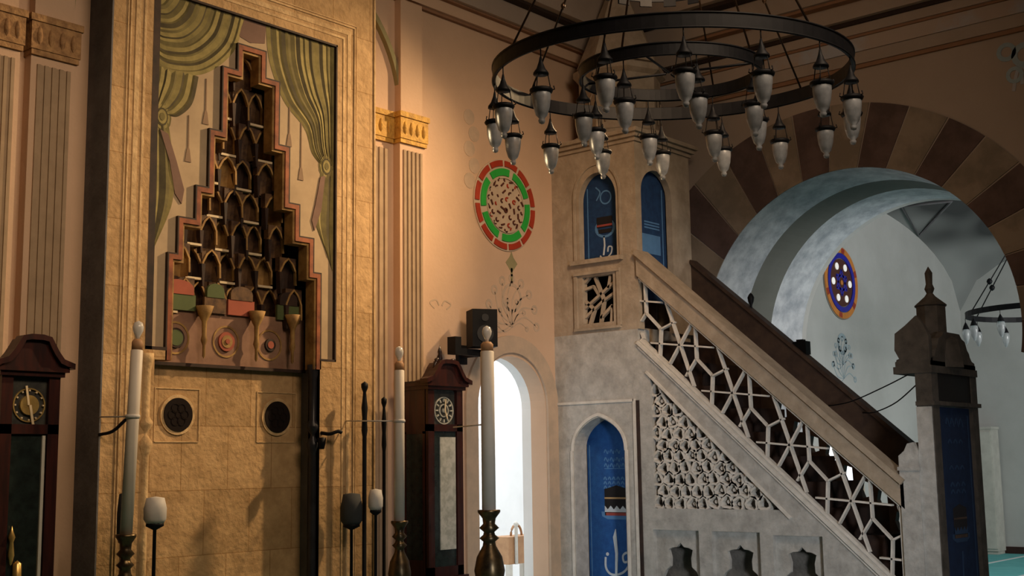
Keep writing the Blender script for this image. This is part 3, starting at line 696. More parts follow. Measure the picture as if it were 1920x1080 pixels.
# small pierced grid
m = MB(); gx0, gx1 = X0+.03, X0+.07; ga, gb, ha, hb = 7.235, 7.62, 3.0, 3.48
P = lambda u, v: (gb-(gb-ga)*u, ha+(hb-ha)*v)
for a, b in [((0, .35), (1, .85)), ((0, .15), (.62, .47)), ((.35, .98), (.62, .47)), ((.62, .47), (1, .62)), ((.15, 0), (.3, .30)), ((.3, .3), (.0, .5)), ((.62, .47), (.5, 0)), ((.5, .1), (.9, .35)), ((.9, .35), (1, .15)), ((0, .75), (.3, .8)), ((.3, .8), (.45, .62)), ((.85, .98), (.78, .72)), ((.9, .35), (.85, 0)), ((.0, .9), (.15, 1))]:
    m.bar('X', P(*a), P(*b), .028, gx0, gx1)
m.build('pierced_grille', 'minbar_up', mb, bl)
m = MB(); m.box((X0+.5, 7.06, 2.92), (X0+.52, QY-.02, 3.6)); m.build('tower_parapet_inside', 'brown_d', mb, bl)
# octagonal drum and pointed cap of the tower
m = MB(); cx, cy = 10.5, 7.44
m.lathe((cx, cy, 0), [(.50, 4.94), (.50, 5.0), (.44, 5.03), (.44, 5.62), (.50, 5.66), (.50, 5.72), (.42, 5.76)], 8, 0, False)
m.lathe((cx, cy, 0), [(.46, 5.76), (.05, 6.75), (0, 6.8)], 8, 0, False)
for i in range(8):
    a = PI/8+2*PI*i/8+PI/8; ux, uy = -math.sin(a), math.cos(a); R_ = .44*math.cos(PI/8)+.006
    pts = [(cx+R_*math.cos(a)+ux*p[0], cy+R_*math.sin(a)+uy*p[0], p[1]) for p in [(-.1, 5.1)]+[(-.1+.2*j/8, 5.35+.14*math.sin(PI*j/8)) for j in range(9)]+[(.1, 5.1)]]
    m.tube(pts, .010, 5)
m.build('tower_cap', 'minbar_up', mb, bl)
# portal
PY0, PY1 = 4.03, 4.17
m = MB(); m.box((X0, PY0, 0), (X0+.13, PY1, 2.3)); m.box((X1-.13, PY0, 0), (X1, PY1, 2.3)); m.box((X0, PY0, 2.30), (X1, PY1, 2.40))
m.build('portal_jambs', 'portal', mb, bl)  # same stone as the side, coloured dark as if unlit
m = MB(); m.box((X0-.012, PY0+.01, 0), (X0, PY1, 2.02)); m.build('portal_side', 'minbar', mb, bl)  # pale copy of that stone for the side that catches light
m = MB(); m.box((X0+.13, PY0+.01, 2.06), (X1-.13, PY0+.06, 2.30)); m.build('inscription_panel', 'blackbox', mb, bl)
m = MB(); m.box((X0-.02, PY0-.02, 2.03), (X1+.03, PY1, 2.065)); m.box((X0-.01, PY0-.01, 2.30), (X1+.01, PY1+.18, 2.36))
half = [(.50, 2.36), (.48, 2.42), (.40, 2.44), (.37, 2.50), (.33, 2.53), (.29, 2.60), (.22, 2.62), (.17, 2.66)]
crown = [(10.5+a, z) for a, z in half]+[(10.5-a, z) for a, z in reversed(half)]
m.prism('Y', [crown], PY0+.0, PY0+.06); m.prism('Y', [crown], PY1+.10, PY1+.16)
side = [(PY0, 2.36), (PY1+.16, 2.36), (PY1+.16, 2.40), (PY1+.12, 2.42), (PY1+.16, 2.50), (PY1+.15, 2.64), (PY1+.06, 2.70), (4.13, 2.78), (PY0+.04, 2.70), (PY0, 2.60)]
m.prism('X', [side], X0-.01, X0+.05)
m.prism('X', [[(PY0, 2.36), (PY1+.16, 2.36), (PY1+.1, 2.5), (PY0+.05, 2.5)]], X1-.05, X1)
m.lathe((10.5, 4.20, 0), [(.26, 2.36), (.22, 2.60), (.13, 2.66), (.13, 2.90), (.145, 2.91), (.05, 2.99), (.028, 3.02), (.045, 3.06), (.03, 3.10), (.035, 3.20), (.0, 3.26)], 8, 0, False)
m.build('portal_crown', 'portal', mb, bl)

# ------------------------------------------------------------------ hanging rugs
def rug(name, label, pl, u0, u1, z0, z1, d, flip, bm='blue', dark=False, top='arch'):
    """flat woven hanging; u increases, flip when the viewer sees u decreasing to the right"""
    W = u1-u0; H = z1-z0; cu = (u0+u1)/2
    U = (lambda a: cu-(a-.5)*W) if flip else (lambda a: cu+(a-.5)*W)
    V = lambda b: z0+b*H
    loc = to3(pl, cu, z0, d)
    t = thing(name, label, 'rug', loc, 'blue rugs hung on the minbar')
    n = 10; m = MB()
    if top == 'arch': lp = arch_loop(cu, W, z0, z1-.25*W, .25*W, 14, 'pt')
    else: lp = [(u0, z0), (u1, z0), (u1, z1), (u0, z1)]
    m.prism(pl, [lp], d, d+.012); m.build('weave', bm, t, loc)
    e = .003; q = W
    m = MB()
    def stroke(pts, w, mi, k=6): m.path(pl, [(U(a), V(b)) for a, b in cr(pts, k)], w*q, d-e, d, mi)
    return t, m, U, V, stroke, loc, q, e, d
def kaaba(m, pl, U, V, u, v, s, H, d, e):
    """black cube drawing with gold band, white hem, on an oval base; s = half width in rug widths"""
    def pg(pts, mi, k=1): m.prism(pl, [[(U(u+a*s), V(v)+b*H) for a, b in pts]], d-e*k, d, mi)
    pg([(-1.25, -.9), (-.8, -1.1), (.8, -1.1), (1.25, -.9), (1.3, -.6), (-1.3, -.6)], 4)
    pg([(-1, -.85), (1, -.85), (1, .9), (0, 1.15), (-1, .9)], 2, 1.3)
    pg([(-1, .25), (1, .25), (1, .36), (-1, .36)], 3, 1.8)
    pg([(-1, -.2), (-.75, -.45), (-.5, -.2), (-.25, -.45), (0, -.2), (.25, -.45), (.5, -.2), (.75, -.45), (1, -.2), (1, -.62), (-1, -.62)][::1], 0, 1.8)
    pg([(-.9, -.85), (.9, -.85), (.9, -.66), (-.9, -.66)], 5, 1.8)
MATS_R = ['white_t', 'blue_l', 'black_t', 'gold_t', 'blue_l', 'red_t']
# lower niche rug
t, m, U, V, S, loc, q, e, d = rug('hanging_rug', 'bright blue rug with white script, hanging in the lower arched niche', 'X', 7.19, 7.79, .10, 2.04, X0+.24, True)
zz = lambda z: (z-.10)/1.94
m.path('X', [(7.22, .15), (7.22, 1.78), (7.30, 1.9)], .012, d-e, d, 1)
m.path('X', [(7.76, .15), (7.76, 1.78)], .01, d-e, d, 1)
for v0, k in ((1.70, 3), (1.62, 4), (1.56, 4)):
    for i in range(k):
        a = .36+.12*i; S([(a, zz(v0)), (a+.03, zz(v0+.03)), (a+.07, zz(v0-.01)), (a+.09, zz(v0+.02))], .018, 1, 5)
S([(.36, zz(1.54)), (.8, zz(1.54))], .012, 1)
for r_ in range(3):
    for i in range(6):
        a = .34+.09*i; S([(a, zz(1.43-.045*r_)), (a+.03, zz(1.455-.045*r_)), (a+.06, zz(1.425-.045*r_))], .022, 1, 4)
kaaba(m, 'X', U, V, .60, zz(1.20), .25, .15, d, e)
# large white letters: tall upright stroke and two bowls with dots
m.path('X', [(U(.56), .94), (U(.54), .86), (U(.57), .7), (U(.55), .5), (U(.54), .4), (U(.56), .30)], [.005, .045, .035, .028, .02, .005], d-e, d, 0)
m.path('X', [(U(a), b) for a, b in cr([(.34, .66), (.34, .56), (.42, .50), (.55, .49), (.70, .52), (.80, .58), (.84, .66), (.78, .71), (.70, .68), (.72, .62), (.82, .63)], 6)], .022, d-e*1.5, d, 0)
m.disc('X', (U(.38), .69), .018, d-e*1.5, d, 0, 10)
m.build('woven_design', MATS_R, t, loc)
# tower opening rug
t, m, U, V, S, loc, q, e, d = rug('hanging_rug', 'dark blue rug in the tower side opening, with small black cube and ring', 'X', 7.14, 7.68, 3.58, 4.58, X0+.095, True, 'blue_d', top='arch')
zz = lambda z: (z-3.60)/.96
m.path('X', [(7.19, 3.63), (7.19, 4.42)], .010, d-e, d, 1); m.path('X', [(7.60, 3.63), (7.60, 4.42)], .010, d-e, d, 1)
m.ring('X', (U(.58), 4.30), .06, .075, 0, 2*PI, d-e, d, 1, 18); m.path('X', cr([(U(.35), 4.42), (U(.45), 4.36), (U(.36), 4.28)], 6), .014, d-e, d, 1)
m.ring('X', (U(.55), 3.98), .075, .10, 0, 2*PI, d-e, d, 4, 20, 1.3)
m.prism('X', [[(U(.36), 3.99), (U(.72), 3.99), (U(.72), 4.10), (U(.36), 4.10)]], d-e*1.5, d, 2); m.prism('X', [[(U(.36), 4.0), (U(.72), 4.0), (U(.72), 4.02), (U(.36), 4.02)]], d-e*2, d, 5); m.prism('X', [[(U(.40), 3.93), (U(.70), 3.93), (U(.70), 3.97), (U(.40), 3.97)]], d-e*2, d, 2)
m.path('X', [(U(.52), 3.90), (U(.53), 3.8), (U(.50), 3.70)], .018, d-e, d, 0)
m.path('X', cr([(U(.42), 3.70), (U(.5), 3.66), (U(.66), 3.70), (U(.70), 3.77), (U(.62), 3.78), (U(.60), 3.73)], 6), .014, d-e*1.5, d, 0)
m.build('woven_design', MATS_R, t, loc)
# rug in the tower front opening
t, m, U, V, S, loc, q, e, d = rug('hanging_rug', 'dark blue rug seen in the tower doorway at the head of the stair', 'Y', 10.11, 10.66, 3.20, 4.57, 7.02, False, 'blue_d')  # same dark blue weave as the side-opening rug
m.path('Y', [(10.14, 3.25), (10.14, 4.4)], .01, d-e, d, 1); m.path('Y', [(10.60, 3.25), (10.60, 4.4)], .014, d-e, d, 1)
for i in range(3): m.box((10.27, d-e, 4.02-.03*i), (10.54, d, 4.035-.03*i), 1)
m.prism('Y', [[(10.22, 3.7), (10.55, 3.7), (10.55, 3.9), (10.22, 3.9)]], d-e, d, 1)
m.build('woven_design', MATS_R, t, loc)
# portal rug
t, m, U, V, S, loc, q, e, d = rug('hanging_rug', 'long blue rug, colour darkened for shade, curtaining the doorway of the portal', 'Y', 10.14, 10.86, .05, 2.02, PY0+.03, False, 'blue_n', top='flat')
for x in (10.19, 10.81): m.path('Y', [(x, .1), (x, 1.96)], .012, d-e, d, 1)
for i in range(4):
    m.path('Y', cr([(10.32+.1*i, 1.88), (10.35+.1*i, 1.93), (10.40+.1*i, 1.86)], 5), .014, d-e, d, 1)
for k, z in enumerate((1.72, 1.5, 1.36, 1.3)):
    for i in range(3): m.path('Y', cr([(10.34+.12*i, z), (10.38+.12*i, z+.03), (10.42+.12*i, z)], 5), .015, d-e, d, 1)
kaaba(m, 'Y', U, V, .5, (1.05-.05)/1.97, .2, .14, d, e)
m.path('Y', [(10.51, .82), (10.50, .6), (10.52, .3)], .022, d-e, d, 1); m.path('Y', cr([(10.36, .5), (10.45, .38), (10.6, .42), (10.68, .55), (10.6, .58), (10.58, .5)], 6), .018, d-e*1.4, d, 1)
m.build('woven_design', ['blue_m', 'blue_m', 'black_t', 'brown_par', 'blue_m', 'brown_par'], t, loc)  # design colours dimmed to go with the shaded weave

# small things on the far parapet and cables
t = thing('wall_lantern', 'small black lantern post standing on the far stair parapet', 'lantern', (11.04, 6.27, 3.11))
m = MB(); m.lathe((11.04, 6.27, 0), [(.02, 2.62+.3), (.012, 2.98), (.01, 3.05), (.02, 3.07), (.012, 3.09), (.012, 3.16), (.03, 3.20), (.035, 3.24), (.02, 3.27), (0, 3.29)], 10); m.build('post', 'iron', t, (11.04, 6.27, 3.11))
m = MB(); m.box((10.99, 5.66, zr(5.72)-.02), (11.09, 5.80, zr(5.72)+.11)); m.box((11.01, 5.70, zr(5.72)+.11), (11.07, 5.77, zr(5.72)+.13)); tag(m.build('junction_box', 'speaker'), 'small black box mounted on top of the far stair parapet', 'box')
def cable(pts, label):
    m = MB(); m.tube(cr(pts, 10), .006, 5); tag(m.build('cable', 'iron'), label, 'cable')
cable([(11.0, 5.55, 2.10), (10.7, 5.1, 2.12), (10.35, 4.6, 2.22), (10.05, 4.19, 2.32)], 'upper thin black cable strung from stair parapet to the portal')
cable([(11.0, 5.12, 2.03), (10.7, 4.85, 2.02), (10.35, 4.5, 2.08), (10.05, 4.19, 2.20)], 'lower thin black cable strung from stair parapet to the portal')

# ------------------------------------------------------------------ chandelier
CC = Vector((6.52, 4.22, 4.075))
toC = Vector((-CC.x, -CC.y, 0)).normalized(); perp = Vector((toC.y, -toC.x, 0))     # towards the viewer, and sideways
tilt = Matrix.Rotation(math.radians(-2.9), 3, perp) @ Matrix.Rotation(math.radians(-.7), 3, toC)
def place_tilt_check():
    v = tilt @ toC; return v.z
if place_tilt_check() > 0: tilt = Matrix.Rotation(math.radians(2.9), 3, perp) @ Matrix.Rotation(math.radians(-.7), 3, toC)
sidev = Vector((-toC.y, toC.x, 0)) # viewer's right
if sidev.dot(Vector((1, -1, 0))) < 0: sidev = -sidev
far = -toC
def cp(R, deg, dz=0):
    a = math.radians(deg); v = far*math.cos(a)*R+sidev*math.sin(a)*R; v = tilt @ v
    return CC+v+Vector((0, 0, dz))
ch = thing('chandelier', 'large two-ring black iron chandelier hung with frosted glass cups', 'chandelier', tuple(CC))
cl = tuple(CC)
def hoop(R, h, t, n=96):
    m = MB(); vs = []; pr = [(R+t/2, -h/2), (R+t/2, h/2), (R-t/2, h/2), (R-t/2, -h/2)]
    for i in range(n):
        for r, z in pr: vs.append(tuple(cp(r, 360*i/n, z)))
    fs = []
    for i in range(n):
        j = (i+1) % n
        for k in range(4): fs.append((i*4+k, i*4+(k+1) % 4, j*4+(k+1) % 4, j*4+k))
    m.add(vs, fs, 0, False)
    for z in (-h/2, h/2): m.tube([tuple(cp(R+t/2, 360*i/n, z)) for i in range(n)], .007, 5, 0, True)
    return m
RO, RI = 1.135, .575
hoop(RO, .085, .02).build('outer_ring', 'iron', ch, cl)
m = hoop(RI, .075, .02)
for a in (18, 108, 198, 288): m.tube([tuple(cp(RI, a)), tuple(cp(RI*.05, a))], .008, 6)
m.build('inner_ring', 'iron', ch, cl)
apex = Vector((CC.x, CC.y, TOP-.05))
for a, R_, zt_ in ((135, RO, 0), (52, RO, 0), (-123, RO, 0), (-60, RO, 0), (-150, RI, 0), (-60, RI, 0), (30, RI, 0), (120, RI, 0)):
    p = cp(R_, a, .03); q = CC+Vector((0, 0, 1.9)); d_ = (p-q); q2 = q+Vector((d_.x, d_.y, 0))*.16
    m = MB(); m.tube([tuple(p), tuple(q2)], .007, 6); m.lathe(tuple(p+(q2-p)*.32), [(0, -.03), (.016, -.01), (.016, .01), (0, .03)], 8); m.build('suspension_rod', 'iron_in', ch, cl)
m = MB(); c0 = CC+Vector((0, 0, .70)); n = 40
pts = []
vs = []; 
R_ = .54
for i in range(n):
    a0_, a1_ = 360*i/n, 360*(i+1)/n; f = lambda a, z, r=R_: tuple(c0+Vector((math.cos(math.radians(a))*r, math.sin(math.radians(a))*r, z)))
    lo = -.05 if i % 2 else -.015
    m.add([f(a0_, lo), f(a1_, lo), f(a1_, .04), f(a0_, .04), f(a0_, lo, R_-.015), f(a1_, lo, R_-.015), f(a1_, .04, R_-.015), f(a0_, .04, R_-.015)], [(0,1,2,3),(4,7,6,5),(0,4,5,1),(3,2,6,7)])
for a in (0, 90, 180, 270): m.tube([f(a, .04), tuple(CC+Vector((0, 0, 1.95)))], .006, 5)
m.build('scalloped_crown', 'iron', ch, cl)
m = MB(); m.lathe((CC.x, CC.y, 0), [(.02, CC.z+1.1), (.05, CC.z+1.2), (.17, CC.z+1.86), (.17, CC.z+1.92), (.03, CC.z+1.96), (.012, CC.z+2.1), (.012, TOP)], 12); m.build('stem', 'iron', ch, cl)
# one lamp, then copies
def make_lamp(p):
    m = MB(); x, y, z = p
    m.tube([(x, y, z), (x, y, z-.07)], .004, 5)
    m.lathe((x, y, z), [(.006, -.06), (.012, -.09), (.026, -.13), (.045, -.155), (.046, -.168), (0.0, -.168)], 12)
    for k in range(3):
        a = 2*PI*k/3+.5; m.tube([(x+.04*math.cos(a), y+.04*math.sin(a), z-.165), (x+.056*math.cos(a), y+.056*math.sin(a), z-.262)], .003, 4)
    m.lathe((x, y, z), [(.052, -.285), (.064, -.275), (.070, -.262), (.064, -.252), (.050, -.262)], 14)
    for k in range(3):
        a = 2*PI*k/3+.5; m.tube([(x+.05*math.cos(a), y+.05*math.sin(a), z-.265), (x+.078*math.cos(a), y+.078*math.sin(a), z-.255), (x+.072*math.cos(a), y+.072*math.sin(a), z-.235)], .004, 4)
    cap = m.build('hanging_lamp', 'iron', ch, p)
    cap.location = tuple(Vector(p)-CC)
    m = MB(); m.lathe((x, y, z), [(.048, -.258), (.056, -.268), (.055, -.31), (.049, -.36), (.034, -.41), (.016, -.43), (.021, -.442), (.016, -.458), (0, -.465)], 14)
    g = m.build('glass_cup', 'glass', cap, p); g.location = (0, 0, 0)
    return cap, g
lamp0 = None
spots = [(RO, -4+22.5*k) for k in range(16)]+[(RI, -16+45*k) for k in range(8)]
for R_, a in spots:
    p = tuple(cp(R_, a, -.035))
    if lamp0 is None: lamp0 = make_lamp(p)
    else:
        c = lamp0[0].copy(); C.objects.link(c); c.parent = ch; c.location = tuple(Vector(p)-CC); c.rotation_euler = (0, 0, random.random()*2)
        g = lamp0[1].copy(); C.objects.link(g); g.parent = c

# side-bay chandelier
SC = Vector((16.62, 5.20, 3.46))
sc = thing('chandelier', 'smaller black ring chandelier with clear glass cups in the side bay', 'chandelier', tuple(SC)); sl = tuple(SC)
m = MB(); n = 48; R_ = .92
vs = []
for i in range(n):
    a = 2*PI*i/n
    for r, z in ((R_, -.035), (R_, .035), (R_-.02, .035), (R_-.02, -.035)): vs.append((SC.x+r*math.cos(a), SC.y+r*math.sin(a), SC.z+z))
m.add(vs, [(i*4+k, i*4+(k+1) % 4, ((i+1) % n)*4+(k+1) % 4, ((i+1) % n)*4+k) for i in range(n) for k in range(4)])
m.build('ring', 'iron', sc, sl)
for k in range(6):
    a = math.radians(137+60*k); p = SC+Vector((math.cos(a)*R_, math.sin(a)*R_, .03)); q = SC+Vector((0, 0, 1.35))
    m = MB(); m.tube([tuple(p), tuple(q)], .008, 5); b = p+(q-p)*.28; m.lathe(tuple(b), [(0, -.045), (.03, -.025), (.04, 0), (.03, .025), (0, .045)], 8); m.build('suspension_rod', 'iron', sc, sl)
m = MB(); m.tube([tuple(SC+Vector((0, 0, 1.3))), (SC.x, SC.y, 6.05)], .012, 6); m.lathe(tuple(SC+Vector((0, 0, 1.3))), [(0, -.05), (.06, 0), (.06, .05), (0, .08)], 10); m.build('stem', 'iron', sc, sl)
def make_slamp(p):
    m = MB(); x, y, z = p
    m.lathe((x, y, z), [(.004, 0), (.004, -.05), (.03, -.10), (.045, -.14), (.05, -.15), (.0, -.15)], 8); c = m.build('hanging_lamp', 'iron', sc, p); c.location = tuple(Vector(p)-SC)
    m = MB(); m.lathe((x, y, z), [(.05, -.15), (.055, -.2), (.045, -.27), (.02, -.33), (.0, -.35)], 8); g = m.build('glass_cup', 'crystal', c, p); g.location = (0, 0, 0)
    return c, g
s0 = None
for k in range(12):
    a = 2*PI*k/12+.3; p = (SC.x+R_*math.cos(a), SC.y+R_*math.sin(a), SC.z-.03)
    if s0 is None: s0 = make_slamp(p)
    else:
        c = s0[0].copy(); C.objects.link(c); c.parent = sc; c.location = tuple(Vector(p)-SC); g = s0[1].copy(); C.objects.link(g); g.parent = c

# ------------------------------------------------------------------ candles on tall brass sticks
def candle(x, y, zb_, h, r, label, lean=0., stick_label=None):
    t = thing('candlestick', stick_label, 'candlestick', (x, y, 0), 'tall brass candlesticks')
    s = zb_/1.26
    pr = [(.13, 0), (.13, .03), (.10, .07), (.07, .12), (.055, .2), (.09, .30), (.05, .40), (.045, .62), (.06, .66), (.10, .74), (.115, .82), (.095, .92), (.05, 1.00), (.045, 1.03), (.075, 1.055), (.045, 1.08), (.04, 1.10), (.075, 1.13), (.045, 1.16), (.05, 1.20), (.085, 1.245), (.085, 1.262), (.0, 1.262)]
    k = r/.052
    m = MB(); m.lathe((x, y, 0), [(a*(.7+.3*k) if zz_ < .5 else a*k, zz_*s) for a, zz_ in pr], 20); m.build('stick', 'brass', t, (x, y, 0))
    t2 = thing('candle', label, 'candle', (x, y, zb_), 'tall electric candles')
    t2.rotation_euler = (0, lean, 0)
    m = MB(); m.lathe((x, y, zb_), [(r, 0), (r, h-.006), (r-.006, h)], 20); m.build('wax', 'wax', t2, (x, y, zb_))
    m = MB(); m.lathe((x, y, zb_), [(r*.9, h), (r*.92, h+.05), (r*.6, h+.07), (0, h+.07)], 16); m.build('socket', 'wicker', t2, (x, y, zb_))
    m = MB(); m.lathe((x, y, zb_), [(.012, h+.07), (.016, h+.09), (.034, h+.125), (.037, h+.15), (.028, h+.18), (0, h+.195)], 14); m.build('bulb', 'bulb', t2, (x, y, zb_))
candle(4.535, 7.2, 1.185, 1.20, .040, 'tall white electric candle on the left side of the mihrab', .035, 'dark brass candlestick in front of the left mihrab jamb')
candle(6.985, 7.2, 1.165, 1.20, .042, 'tall white electric candle between the mihrab and the right clock', 0, 'dark brass candlestick beside the right clock')
candle(6.99, 6.25, 1.262, 1.19, .052, 'thickest tall white electric candle, standing before the doorway', 0, 'large dark brass candlestick in front of the doorway')
def hold(p, q, label):
    m = MB(); m.tube([p, q], .006, 6); m.lathe(q, [(.046, -.012), (.050, 0), (.046, .012)], 14); tag(m.build('candle_bracket', 'shade'), label, 'bracket')
hold((4.62, 7.70, 1.96), (4.558, 7.2, 1.945), 'thin white wall bracket steadying the left candle')
hold((6.86, 7.70, 1.97), (6.985, 7.2, 1.955), 'thin white wall bracket steadying the candle by the right clock')
hold((7.3, 6.9, 1.90), (6.99, 6.25, 1.90), 'thin bracket steadying the thick candle before the doorway')

# low standing lamps and iron rods beside the mihrab
def stand_lamp(x, y, z, label, r=.075, h=.17, m_='shade'):
    t = thing('standing_lamp', label, 'lamp', (x, y, 0))
    m = MB(); m.lathe((x, y, 0), [(r*.75, z), (r, z+.03), (r*1.02, z+h*.6), (r*.8, z+h), (0, z+h+.01)], 16); m.build('shade', m_, t, (x, y, 0))
    m = MB(); m.lathe((x, y, 0), [(.045, 0), (.045, .02), (.014, .05), (.012, z-.04), (r*.8, z-.015), (r*.78, z+.01), (0, z+.01)], 14); m.build('pole', 'iron', t, (x, y, 0))
stand_lamp(4.80, 7.28, 1.24, 'white-shaded standing lamp on a thin black pole, left of the niche')
stand_lamp(6.895, 7.38, 1.25, 'small white-shaded standing lamp by the middle candle', .058, .16)
stand_lamp(6.765, 7.52, 1.14, 'dark grey shaded standing lamp behind the small white one', .085, .24, 'fabric_g')
stand_lamp(4.66, 7.42, 1.14, 'dark grey shaded standing lamp behind the left candle', .05, .30, 'fabric_g')
def rod(x, y, top, label, r=.022):
    m = MB(); m.lathe((x, y, 0), [(.05, 0), (.05, .03), (r*.8, .06), (r*.8, top-.45), (r*1.15, top-.4), (r*.9, top-.3), (r*1.2, top-.22), (r*.8, top-.14), (r*.6, top-.09), (r*1.3, top-.05), (r*1.3, top-.02), (0, top)], 10)
    tag(m.build('iron_staff', 'iron', None, (x, y, 0)), label, 'staff')
rod(6.93, 7.55, 2.29, 'black iron staff with knobbed head right of the mihrab')
rod(7.12, 7.52, 2.17, 'shorter black iron staff leaning close to the middle candle', .018)
m = MB(); m.tube(cr([(4.62, 7.70, 1.84), (4.66, 7.6, 1.86), (4.70, 7.52, 1.93), (4.73, 7.50, 1.96)], 6), .012, 6); m.lathe((4.73, 7.5, 1.96), [(0, -.02), (.02, 0), (0, .02)], 8)
tag(m.build('iron_hook', 'iron'), 'curved black iron hook on the mihrab edge by the left candle', 'hook')
m = MB(); m.tube(cr([(6.60, 7.70, 1.87), (6.62, 7.62, 1.86), (6.67, 7.58, 1.88), (6.70, 7.57, 1.87)], 6), .016, 6); m.lathe((6.57, 7.66, 1.80), [(.02, -.06), (.03, -.02), (.035, .03), (.0, .035)], 8)
tag(m.build('lamp_hook', 'iron'), 'small dark hook with cup on the right niche jamb', 'hook')

# ------------------------------------------------------------------ grandfather clocks
def clock(x0, x1, yf, yb, H, label, glass, side_glass):
    cx = (x0+x1)/2; w = x1-x0; t = thing('grandfather_clock', label, 'clock', (cx, (yf+yb)/2, 0)); L_ = (cx, (yf+yb)/2, 0)
    m = MB()
    m.box((x0-.03, yf-.03, 0), (x1+.03, yb, .12)); m.box((x0-.015, yf-.015, .12), (x1+.015, yb, .62)); m.box((x0-.03, yf-.03, .62), (x1+.03, yb, .66))
    m.box((x0+.01, yb-.02, .66), (x1-.01, yb, H-.24))                                  # back board
    for a, b in ((x0, x0+.075), (x1-.075, x1)): m.box((a, yf, .66), (b, yf+.04, H-.20))   # stiles
    m.box((x0, yf, .66), (x1, yf+.03, .74)); m.box((x0, yf, H-.60), (x1, yf+.035, H-.54))
    m.box((x0, yf+.03, .66), (x0+.02, yb, .8)); m.box((x0, yf+.03, H-.62), (x0+.02, yb, H-.22)); m.box((x1-.02, yf+.03, .66), (x1, yb, H-.22))
    m.box((x0, yb-.05, .8), (x0+.02, yb, H-.6)); m.box((x0, yf+.03, .8), (x0+.02, yf+.07, H-.6))
    m.build('case', 'mahog', t, L_)
    # hood with arched pediment
    m = MB(); zc = H-.24
    m.box((x0-.02, yf-.02, zc), (x1+.02, yb, zc+.03)); m.box((x0-.04, yf-.04, zc+.03), (x1+.04, yb, zc+.055))
    half = [(.5*w+.05, zc+.055), (.5*w+.055, zc+.075), (.5*w+.02, zc+.085), (.5*w-.02, zc+.10), (.5*w-.06, zc+.15), (.5*w-.09, zc+.20), (.22*w, zc+.235), (.1*w, zc+.245)]
    outl = [(cx+a, z) for a, z in half]+[(cx-a, z) for a, z in reversed(half)]
    m.prism('Y', [outl], yf-.03, yf+.10); 
    m.path('Y', [(cx+a, z) for a, z in half]+[(cx-a, z) for a, z in reversed(half)], .035, yf-.06, yf+.03)
    m.build('hood', 'mahog', t, L_)
    m = MB(); m.box((x0-.02, yf+.1, zc+.055), (x1+.02, yb, zc+.075)); m.build('hood_top', 'mahog_d', t, L_)
    # dial
    m = MB(); zd = H-.42; dw = w*.32
    lp = arch_loop(cx, w*.70, H-.54, H-.29, .09, 16)
    m.prism('Y', [lp], yf+.03, yf+.045, 0); m.build('dial_plate', 'dial', t, L_)
    m = MB(); m.ring('Y', (cx, zd), dw*.80, dw*.86, 0, 2*PI, yf+.018, yf+.03, 0, 30)
    if glass != 'silver':
        m.disc('Y', (cx, zd), dw*.50, yf+.012, yf+.03, 0, 24); m.lathe((cx+.02, yf+.02, zd+.21), [(0, -.03), (.02, 0), (0, .03)], 8)
        m.path('Y', [(cx-.01, zd), (cx-.03, zd+.12)], .014, yf+.004, yf+.012, 1); m.path('Y', [(cx, zd), (cx+.025, zd-.13)], .016, yf+.004, yf+.012, 1)
        for k in range(12): a = k*PI/6; m.bar('Y', (cx+dw*.7*math.cos(a), zd+dw*.7*math.sin(a)), (cx+dw*.78*math.cos(a), zd+dw*.78*math.sin(a)), .01, yf+.016, yf+.03, 1)
    else:
        m.ring('Y', (cx, zd), dw*.35, dw*.42, 0, 2*PI, yf+.018, yf+.03, 0, 24); m.disc('Y', (cx, zd), dw*.14, yf+.012, yf+.03, 0, 12)
        m.path('Y', [(cx, zd), (cx+.01, zd+.1)], .012, yf+.004, yf+.012, 1); m.path('Y', [(cx, zd), (cx+.03, zd-.07)], .012, yf+.004, yf+.012, 1)
        for k in range(12): a = k*PI/6; m.bar('Y', (cx+dw*.55*math.cos(a), zd+dw*.55*math.sin(a)), (cx+dw*.75*math.cos(a), zd+dw*.75*math.sin(a)), .012, yf+.016, yf+.03, 0)
    m.build('dial_ring', ['brass_b', 'ledge'] if glass != 'silver' else ['silver', 'ledge'], t, L_)
    # glazed trunk
    m = MB(); m.box((x0+.075, yf+.02, .74), (x1-.075, yf+.028, H-.60)); m.build('trunk_glass', 'glassdark', t, L_)
    if glass == 'silver':
        m = MB(); m.box((cx-.06, yf+.01, .88), (x1-.085, yf+.02, H-.65)); m.build('mirror_strip', 'silver', t, L_)
    else:
        m = MB(); m.box((x1-.105, yf+.006, .74), (x1-.085, yf+.02, H-.61)); m.build('glass_bevel', 'cabinet', t, L_)
        m = MB(); m.lathe((cx-.09, yf+.0, 1.17), [(0, -.14), (.008, -.13), (.02, -.08), (.012, 0), (.022, .03), (.008, .07), (0, .1)], 10); m.lathe((cx-.05, yf-.005, .80), [(.025, 0), (.028, .1), (.026, .24), (0, .26)], 12); m.build('pendulum_weights', 'brass_b', t, L_)
    m = MB(); m.box((x0-.002+.004, yf+.07, .8), (x0+.008, yb-.05, H-.6)); m.build('side_glass', 'glassdark', t, L_)
    m = MB()
    for dx in (-.11, .11) if glass == 'silver' else ():
        m.tube(cr([(cx+dx*1.3, yf+.0, H-.06), (cx+dx, yf, H+.02), (cx+dx*.45, yf, H+.0), (cx+dx*.4, yf, H-.04)], 6), .018, 6)
    if glass == 'silver': m.lathe((cx-.07, yf, H+.03), [(.012, -.04), (.03, 0), (.016, .04), (.02, .06), (0, .12)], 8)
    if m.v: m.build('finial', 'mahog_d', t, L_)
    return t
clock(3.74, 4.13, 7.36, 7.68, 2.43, 'dark mahogany grandfather clock at the left edge with golden dial', 'dark', True)
